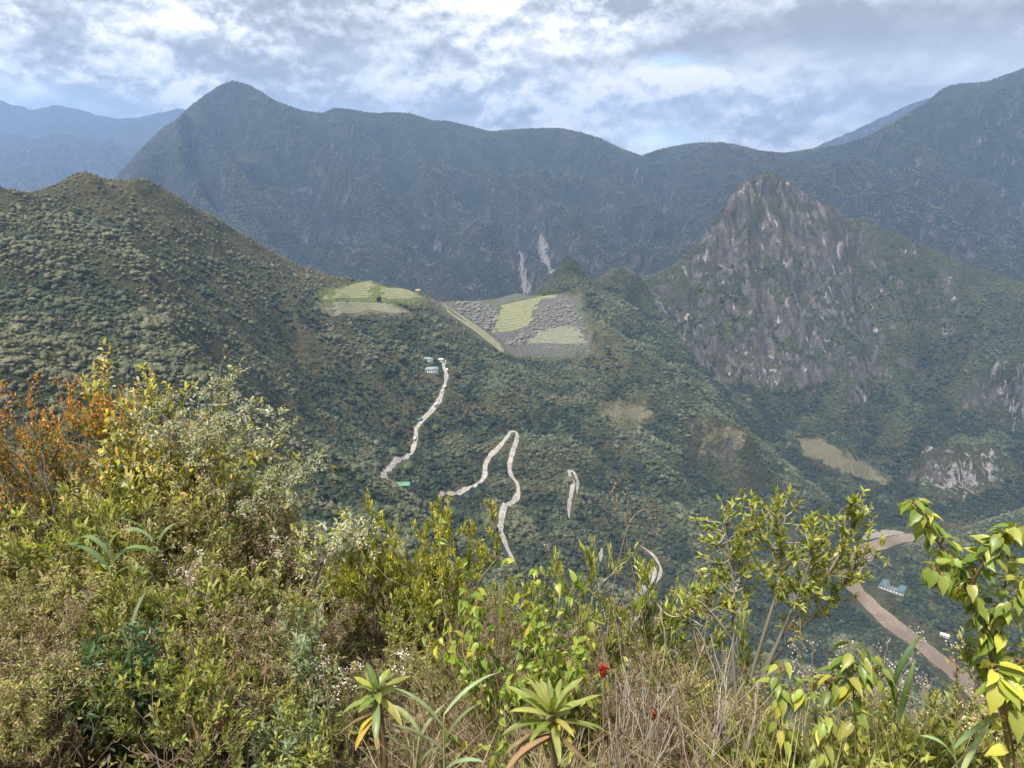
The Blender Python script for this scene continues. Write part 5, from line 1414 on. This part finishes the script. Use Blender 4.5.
def strap(b, base, az_, length, width, el0, bend, col, r, n=9, twist=.0, fold=.18):
    """one long leaf that leaves the base at elevation el0 and bends over"""
    t_ = np.linspace(0, 1, n); el_ = el0 - bend * t_ ** 1.3
    dx = np.cumsum(np.concatenate([[0], np.cos(el_[:-1])])) * length / (n - 1); dz = np.cumsum(np.concatenate([[0], np.sin(el_[:-1])])) * length / (n - 1)
    c, s_ = math.cos(az_), math.sin(az_)
    mid = np.stack([dx * c, dx * s_, dz], 1) + base
    wv = width * np.clip(np.sin(np.pi * (t_ * .93 + .07)) ** .6, .03, 1) * .5
    sidev = np.array([-s_, c, 0]); upv = np.stack([-np.sin(el_) * c, -np.sin(el_) * s_, np.cos(el_)], 1)
    tw = twist * t_[:, None]
    sv = sidev[None] * np.cos(tw) + upv * np.sin(tw)
    Lf = mid + sv * wv[:, None] + upv * (wv * fold * 2)[:, None]; Rt = mid - sv * wv[:, None] + upv * (wv * fold * 2)[:, None]
    v = np.concatenate([Lf, mid, Rt]); i = np.arange(n - 1)
    f = np.concatenate([np.stack([i, i + n, i + n + 1, i + 1], 1), np.stack([i + n, i + 2 * n, i + 2 * n + 1, i + n + 1], 1)])
    cc = np.asarray(col)[None] * np.concatenate([1 + 0 * t_, 1.25 + 0 * t_, 1 + 0 * t_])[:, None] * (1 + .1 * r.normal(size=(3 * n, 1)))
    b.add(v, f4=f, c=np.clip(cc, 0, .9))
def rosette(label, u, v, Y, nl, length, width, cols, dead, seed, el=(.2, 1.25), stem_top=None, name='rosette_plant'):
    r = np.random.default_rng(seed)
    x, y, zc = at(u, v, Y); z0 = float(zg(x, y)); e = empty(name, (x, y, z0)); tag(e, label, 'plant')
    h = max(zc - z0, .05)
    b = MB(); q = np.array([[0, 0, -.06], [.02, .01, h * .5], [0, 0, h]]); b.tube(smooth_line(q), np.linspace(.02, .013, 9), 6)
    b.c[-1] = np.broadcast_to(np.array([.16, .115, .065]), (b.n, 3)); link('stem', b.mesh('stem', MAT['twig'], True, True), e)
    b = MB()
    for k in range(nl):
        f = k / nl; az_ = k * 2.4 + r.uniform(-.2, .2)
        strap(b, np.array([0, 0, h - .06 * (1 - f)]), az_, length * r.uniform(.75, 1.1) * (1 - .35 * f), width * r.uniform(.85, 1.1), el[0] + (el[1] - el[0]) * f, r.uniform(.5, 1.1) * (1.15 - f * .6), pal(r, 1, cols)[0], r, twist=r.uniform(-.4, .4))
    link('leaves', b.mesh('leaves', MAT['leaf_gloss'], True, True), e)
    if dead:
        b = MB()
        for k in range(dead):
            strap(b, np.array([0, 0, h - .08 - .05 * r.random()]), r.uniform(0, 6.28), length * r.uniform(.6, 1.0), width * .8, r.uniform(-.5, .1), r.uniform(.7, 1.2), pal(r, 1, [(.34,.25,.05), (.16,.105,.055), (.20,.14,.075), (.10,.07,.045)])[0], r, twist=r.uniform(-1, 1))
        link('withered_leaves', b.mesh('withered_leaves', MAT['leaf_dry'], True, True), e)
    return e
rosette('star shaped rosette of long pointed yellow green leaves at the bottom centre', 552, 712, 2.15, 24, .235, .027, [(.24,.27,.06), (.18,.22,.05), (.31,.32,.09)], 7, 1)
rosette('drooping rosette plant with a withered brown skirt left of the reeds', 376, 690, 2.6, 16, .21, .034, [(.12,.17,.06), (.16,.20,.05), (.24,.25,.05)], 12, 2, (-.4, 1.35))
def reed(label, line_uv, nl, length, width, cols, seed, el=1.0, bend=.7):
    r = np.random.default_rng(seed)
    u, v, Y = line_uv[0]; x, y, _ = at(u, v, Y); base = np.array([x, y, float(zg(x, y))]); e = empty('reed', base); tag(e, label, 'reed')
    q = smooth_line(np.concatenate([[[0, 0, -.05]], rel(line_uv, base)]), 5); b = MB(); b.tube(q, np.linspace(.007, .003, len(q)), 5); b.c[-1] = np.broadcast_to(np.array([.22, .22, .10]), (b.n, 3))
    link('stem', b.mesh('stem', MAT['twig'], True, True), e)
    b = MB()
    for k in range(nl):
        f = .35 + .65 * k / max(1, nl - 1); p = q[int(f * (len(q) - 1))]
        strap(b, p, k * math.pi + r.uniform(-.7, .7) + .2, length * r.uniform(.75, 1.15), width, el * r.uniform(.8, 1.2), bend * r.uniform(.6, 1.4), pal(r, 1, cols)[0], r, twist=r.uniform(-.5, .5))
    link('leaves', b.mesh('leaves', MAT['leaf'], True, True), e)
RC = [(.19,.24,.11), (.24,.28,.14), (.15,.20,.08)]
reed('reed with long pale blades at the bottom edge, right of the drooping rosette', [(445,800,2.1), (444,750,2.1), (444,715,2.1)], 7, .24, .022, RC, 3)
reed('shorter reed with narrow blades left of the tall pale reed', [(414,810,2.1), (416,760,2.1), (420,735,2.1)], 6, .20, .020, RC, 4)
reed('clump of long hanging strap leaves high in the left thicket', [(112,640,4.1), (111,580,4.1), (110,545,4.1)], 9, .42, .045, [(.13,.18,.085), (.10,.15,.06)], 5, 1.1, 2.4)
reed('single pale upright strap leaf above the dark glossy plant', [(131,690,3.0), (130,660,3.0), (131,640,3.0)], 3, .26, .03, [(.20,.25,.15)], 6, 1.4, .5)
reed('strap leaved plant half hidden in the thicket below the yellow shrub', [(150,600,4.6), (156,560,4.6), (158,540,4.6)], 6, .30, .035, [(.13,.18,.085)], 7, 1.2, 1.2)
reed('dark broad bladed reed in the grass left of the right-hand sapling', [(905,800,2.4), (900,730,2.4), (892,690,2.4)], 7, .26, .026, [(.06,.10,.03), (.09,.14,.04)], 8, 1.2, .8)
reed('pale reed leaning over at the bottom right corner', [(960,820,2.1), (958,770,2.1), (950,735,2.1)], 6, .26, .022, RC, 9)

# stalks with dry seed heads, thin arching grass stalks, red flowers
def seed_stalk(label, line_uv, seed, head=.05, n=140, cols=((.36,.31,.26), (.26,.20,.15), (.46,.42,.37)), group=None, name='seed_stalk'):
    r = np.random.default_rng(seed)
    u, v, Y = line_uv[0]; x, y, _ = at(u, v, Y); base = np.array([x, y, float(zg(x, y))]); e = empty(name, base); tag(e, label, 'stalk', group)
    q = smooth_line(np.concatenate([[[0, 0, -.05]], rel(line_uv, base)]), 5); lines = [(q, np.linspace(.0032, .0015, len(q)))]; tp = []
    for k in range(9):
        p = q[-1 - r.integers(0, 4)]; d = unit(r.normal(size=3) * .6 + [0, 0, .8]); s_ = np.array([p, p + d * head * .6, p + d * head * 1.2 + r.normal(size=3) * .01]); lines.append((s_, np.array([.0013, .001, .0008]))); tp.append(s_[-1])
    link('stem', stems_mesh('stem', lines, [(.26,.20,.13), (.20,.15,.10)], r, 4, .0008), e)
    P = np.array(tp)[r.integers(0, 9, n)] + r.normal(size=(n, 3)) * .011; b = MB()
    leaves(b, P, r.normal(size=(n, 3)), r.normal(size=(n, 3)), r.uniform(.006, .014, n), .007, pal(r, n, cols, .2), SPRIG)
    link('seed_head', b.mesh('seed_head', MAT['leaf_dry'], False, True), e)
for k, (a, b_) in enumerate((((806, 780), (800, 618)), ((830, 780), (846, 640)), ((842, 780), (838, 668)), ((872, 780), (885, 655)), ((893, 780), (902, 668)), ((880, 780), (868, 690)), ((925, 790), (925, 695)), ((815, 780), (812, 655)), ((905, 790), (914, 640)))):
    seed_stalk('dry brown stalk with a branching seed head standing before the river', [(a[0], a[1], 2.7), ((a[0] * .5 + b_[0] * .5), 715, 2.7), (b_[0], b_[1], 2.7)], 50 + k, group='seed stalks before the river')
for k, (a, b_) in enumerate((((330, 720), (322, 660)), ((345, 720), (352, 662)), ((395, 700), (402, 655)), ((186, 610), (192, 565)))):
    seed_stalk('stalk topped with small whitish dried flowers in the middle of the thicket', [(a[0], a[1], 3.0), (b_[0], b_[1], 3.0)], 70 + k, .05, 120, ((.62,.58,.54), (.50,.45,.40)), 'whitish dried flowers')
for k, ln_ in enumerate(([(640,690,3.6), (632,600,3.6), (622,530,3.6), (612,492,3.6)], [(600,690,3.6), (612,590,3.6), (628,520,3.6), (648,505,3.6), (655,540,3.6)], [(655,690,3.5), (640,600,3.5), (625,540,3.5), (628,498,3.5)], [(590,700,3.6), (578,610,3.6), (556,560,3.6), (545,548,3.6)], [(685,700,3.6), (705,610,3.6), (697,568,3.6)])):
    seed_stalk(['thin grass stalk rising straight above the middle shrubs', 'thin grass stalk arching over to the right above the middle shrubs', 'thin grass stalk crossing the straight one above the middle shrubs', 'thin grass stalk leaning left towards the winding road', 'thin grass stalk beside the sparse open shrub'][k], ln_, 80 + k, .03, 30, ((.30,.25,.16),), name='grass_stalk')
def red_flower(label, u, v, Y, s, seed):
    r = np.random.default_rng(seed); x, y, zc = at(u, v, Y); z0 = float(zg(x, y)); e = empty('flower', (x, y, z0)); tag(e, label, 'flower'); h = zc - z0
    b = MB(); b.tube(smooth_line([[0, 0, -.05], [.02, 0, h * .5], [0, 0, h]]), .004, 5); b.c[-1] = np.broadcast_to(np.array([.20, .15, .08]), (b.n, 3)); link('stem', b.mesh('stem', MAT['twig'], True, True), e)
    b = MB()
    for k in range(16): strap(b, np.array([0, 0, h - .04 + .0035 * k]), k * 2.4, s * r.uniform(.7, 1.1), s * .36, 1.1, .5, pal(r, 1, [(.33,.045,.02), (.40,.09,.03), (.24,.03,.02)])[0], r, 5)
    link('petals', b.mesh('petals', MAT['leaf'], True, True), e)
red_flower('small upright red flower head in the dry scrub right of the rosette', 603, 672, 2.7, .05, 1)
red_flower('tiny rust red flower among the dead stems', 654, 716, 2.7, .03, 2)

# dead shrubs: bare grey stems leaning together
def dead_shrub(label, u, v_top, Y, seed, stems, rad=.008, cols=((.20,.165,.14), (.27,.235,.20), (.13,.10,.085)), wide=.75, curl=0, lv=2):
    r = np.random.default_rng(seed); x, y, zt = at(u, v_top, Y); z0 = float(zg(x, y)); lines, P, T, F = grow(r, stems, 1.0, .45, lv, 3, .22, .2, rad, .6)
    e = empty('dead_shrub', (x, y, z0)); s = (zt - z0) / P[:, 2].max(); e.scale = (s * wide, s * wide, s); tag(e, label, 'dead shrub')
    link('stems', stems_mesh('stems', lines, cols, r, 5), e)
    if curl:
        i = r.integers(0, len(P), curl); b = MB(); n = curl
        leaves(b, P[i], r.normal(size=(n, 3)) + [0, 0, -1], r.normal(size=(n, 3)), r.uniform(.03, .07, n), .016, pal(r, n, [(.10,.06,.045), (.15,.095,.065), (.22,.15,.10)]), LANCE)
        link('withered_leaves', b.mesh('withered_leaves', MAT['leaf_dry'], False, True), e)
dead_shrub('bare grey dead stems slanting right in front of the lower road', 660, 600, 3.4, 1, 7, wide=.6)
dead_shrub('dead shrub with dark curled leaves at the bottom, below the flat topped shrub', 714, 668, 2.8, 2, 6, curl=500, wide=.5)
dead_shrub('second dead shrub with curled brown leaves beside the seed stalks', 775, 690, 2.8, 3, 5, curl=350, wide=.5)
dead_shrub('grey leafless twigs standing between the dense bush and the heart leaved shrub', 478, 590, 4.0, 4, 7, wide=.5)
dead_shrub('low tangle of dead brown twigs in the lower left corner', 45, 690, 2.5, 5, 10, cols=((.12,.085,.06), (.17,.125,.09)), wide=1.3, curl=150)
dead_shrub('tangle of dead reddish twigs left of the drooping rosette', 215, 670, 2.6, 6, 12, cols=((.15,.10,.07), (.20,.14,.10)), wide=1.0, curl=250)
dead_shrub('bare grey twig thicket under the orange bush', 50, 440, 5.6, 7, 14, cols=((.16,.14,.13), (.22,.20,.185)), wide=.7, lv=3)
dead_shrub('dry brown stems standing right of the drooping rosette', 505, 668, 2.8, 8, 9, cols=((.20,.14,.09), (.28,.21,.14)), wide=.6, curl=200)
dead_shrub('leaning dead twigs at the bottom right of the star shaped rosette', 620, 700, 2.5, 9, 8, cols=((.25,.20,.14), (.31,.26,.19)), wide=.7)

dead_shrub('pale bare stems rising through the dry grass right of the red flower', 648, 612, 2.7, 10, 7, cols=((.30,.26,.22), (.36,.32,.28)), wide=.5)
dead_shrub('bare forked grey stems at the foot of the flat topped shrub', 728, 622, 2.7, 11, 6, cols=((.27,.23,.20), (.33,.29,.25)), wide=.55)
dead_shrub('slanting brown dead stems between the two red flowers', 690, 655, 2.5, 12, 7, cols=((.20,.15,.11), (.27,.21,.16)), wide=.7, curl=160)

# a pale stone
sv, sf = ICO2; r_ = np.random.default_rng(2); x, y, _ = at(8, 752, 2.25)
st_ = MB(); st_.add(sv * (1 + .10 * r_.normal(size=(len(sv), 1))) * [.035, .03, .022], f3=sf)
tag(link('stone', st_.mesh('stone', MAT['white_wall'], True), None, (x, y, float(zg(x, y)) + .15)), 'small pale stone in the bottom left corner', 'stone')

# ------------------------------------------------------------------ ground cover nobody could count
def blades(name, label, n, region, hgt, cols, width, seed, lean=.5, mat='leaf_dry'):
    r = np.random.default_rng(seed)
    x = r.uniform(region[0], region[1], n); y = r.uniform(region[2], region[3], n)
    cl = fbm(x / .5, y / .5 + seed, 2); k = (cl > -.15 + .3 * (r.random(n) - .5)) & (np.abs(x) < .8 * y + 2.0)
    x, y = x[k], y[k]; n = len(x); z = zg(x, y)
    h = hgt * r.uniform(.4, 1.1, n); a = r.uniform(0, 6.28, n); ln = lean * r.uniform(.1, 1.2, n)
    t_ = np.linspace(0, 1, 5)[None]
    px = x[:, None] + np.cos(a)[:, None] * ln[:, None] * h[:, None] * t_ ** 1.8; py = y[:, None] + np.sin(a)[:, None] * ln[:, None] * h[:, None] * t_ ** 1.8
    pz = z[:, None] - .03 + h[:, None] * (t_ - .35 * ln[:, None] * t_ ** 2.4)
    wv = width * (1 - .85 * t_) * r.uniform(.6, 1.3, (n, 1)) * .5
    sx, sy = -np.sin(a + r.normal(size=n))[:, None] * wv, np.cos(a + r.normal(size=n))[:, None] * wv
    A = np.stack([px - sx, py - sy, pz], -1); B_ = np.stack([px + sx, py + sy, pz], -1)
    v = np.stack([A, B_], 2).reshape(-1, 3)
    b0 = (np.arange(n) * 10)[:, None, None]; i = np.arange(4)[None, :, None] * 2
    f = (b0 + i + np.array([0, 1, 3, 2])[None, None]).reshape(-1, 4)
    me = mesh_from(name, v, f, MAT[mat], False, {'tint': np.repeat(pal(r, n, cols), 10, 0)})
    tag(link(name, me), label, 'grass', kind='stuff')
STRAW = [(.42,.35,.21), (.33,.27,.155), (.50,.43,.28), (.27,.20,.12)]
blades('dry_grass', 'dry straw coloured grass across the bottom of the slope', 26000, (-.5, 3.2, 2.1, 5.0), .52, STRAW, .0045, 1, .9)
blades('dry_grass', 'brown dead grass and stems under the left thicket', 7000, (-5, -.2, 2.2, 5.0), .30, [(.24,.175,.11), (.17,.12,.08), (.30,.235,.15)], .005, 2, 1.0)
blades('green_grass', 'yellow green grass along the bottom right edge', 15000, (.5, 5.2, 1.6, 5.0), .62, [(.24,.25,.06), (.31,.29,.09), (.18,.20,.05)], .007, 3, .8, 'leaf')
blades('green_grass', 'yellowing long grass at the bottom right corner', 14000, (.9, 4.6, 1.9, 4.4), 1.0, [(.36,.33,.12), (.29,.29,.08), (.42,.37,.17)], .007, 5, .7, 'leaf')
def ground_leaves(n, region, seed):
    r = np.random.default_rng(seed); x = r.uniform(region[0], region[1], n); y = r.uniform(region[2], region[3], n)
    k = np.abs(x) < .8 * y + .7; x, y = x[k], y[k]; n = len(x)
    P = np.stack([x, y, zg(x, y) + r.random(n) ** 2 * .28], 1); b = MB(); l_ = r.uniform(.02, .06, n)
    leaves(b, P, r.normal(size=(n, 3)) + [0, 0, .2], unit(r.normal(size=(n, 3)) * .6 + [0, 0, 1]), l_, l_ * .4, pal(r, n, OL + [(.17,.12,.07), (.24,.18,.10), (.12,.085,.05)]), LANCE)
    tag(link('ground_cover', b.mesh('ground_cover', MAT['leaf'], False, True)), 'low leaves and leaf litter covering the bank between the shrubs', 'ground cover', kind='stuff')
ground_leaves(60000, (-7, 4, 1.9, 8.5), 8)
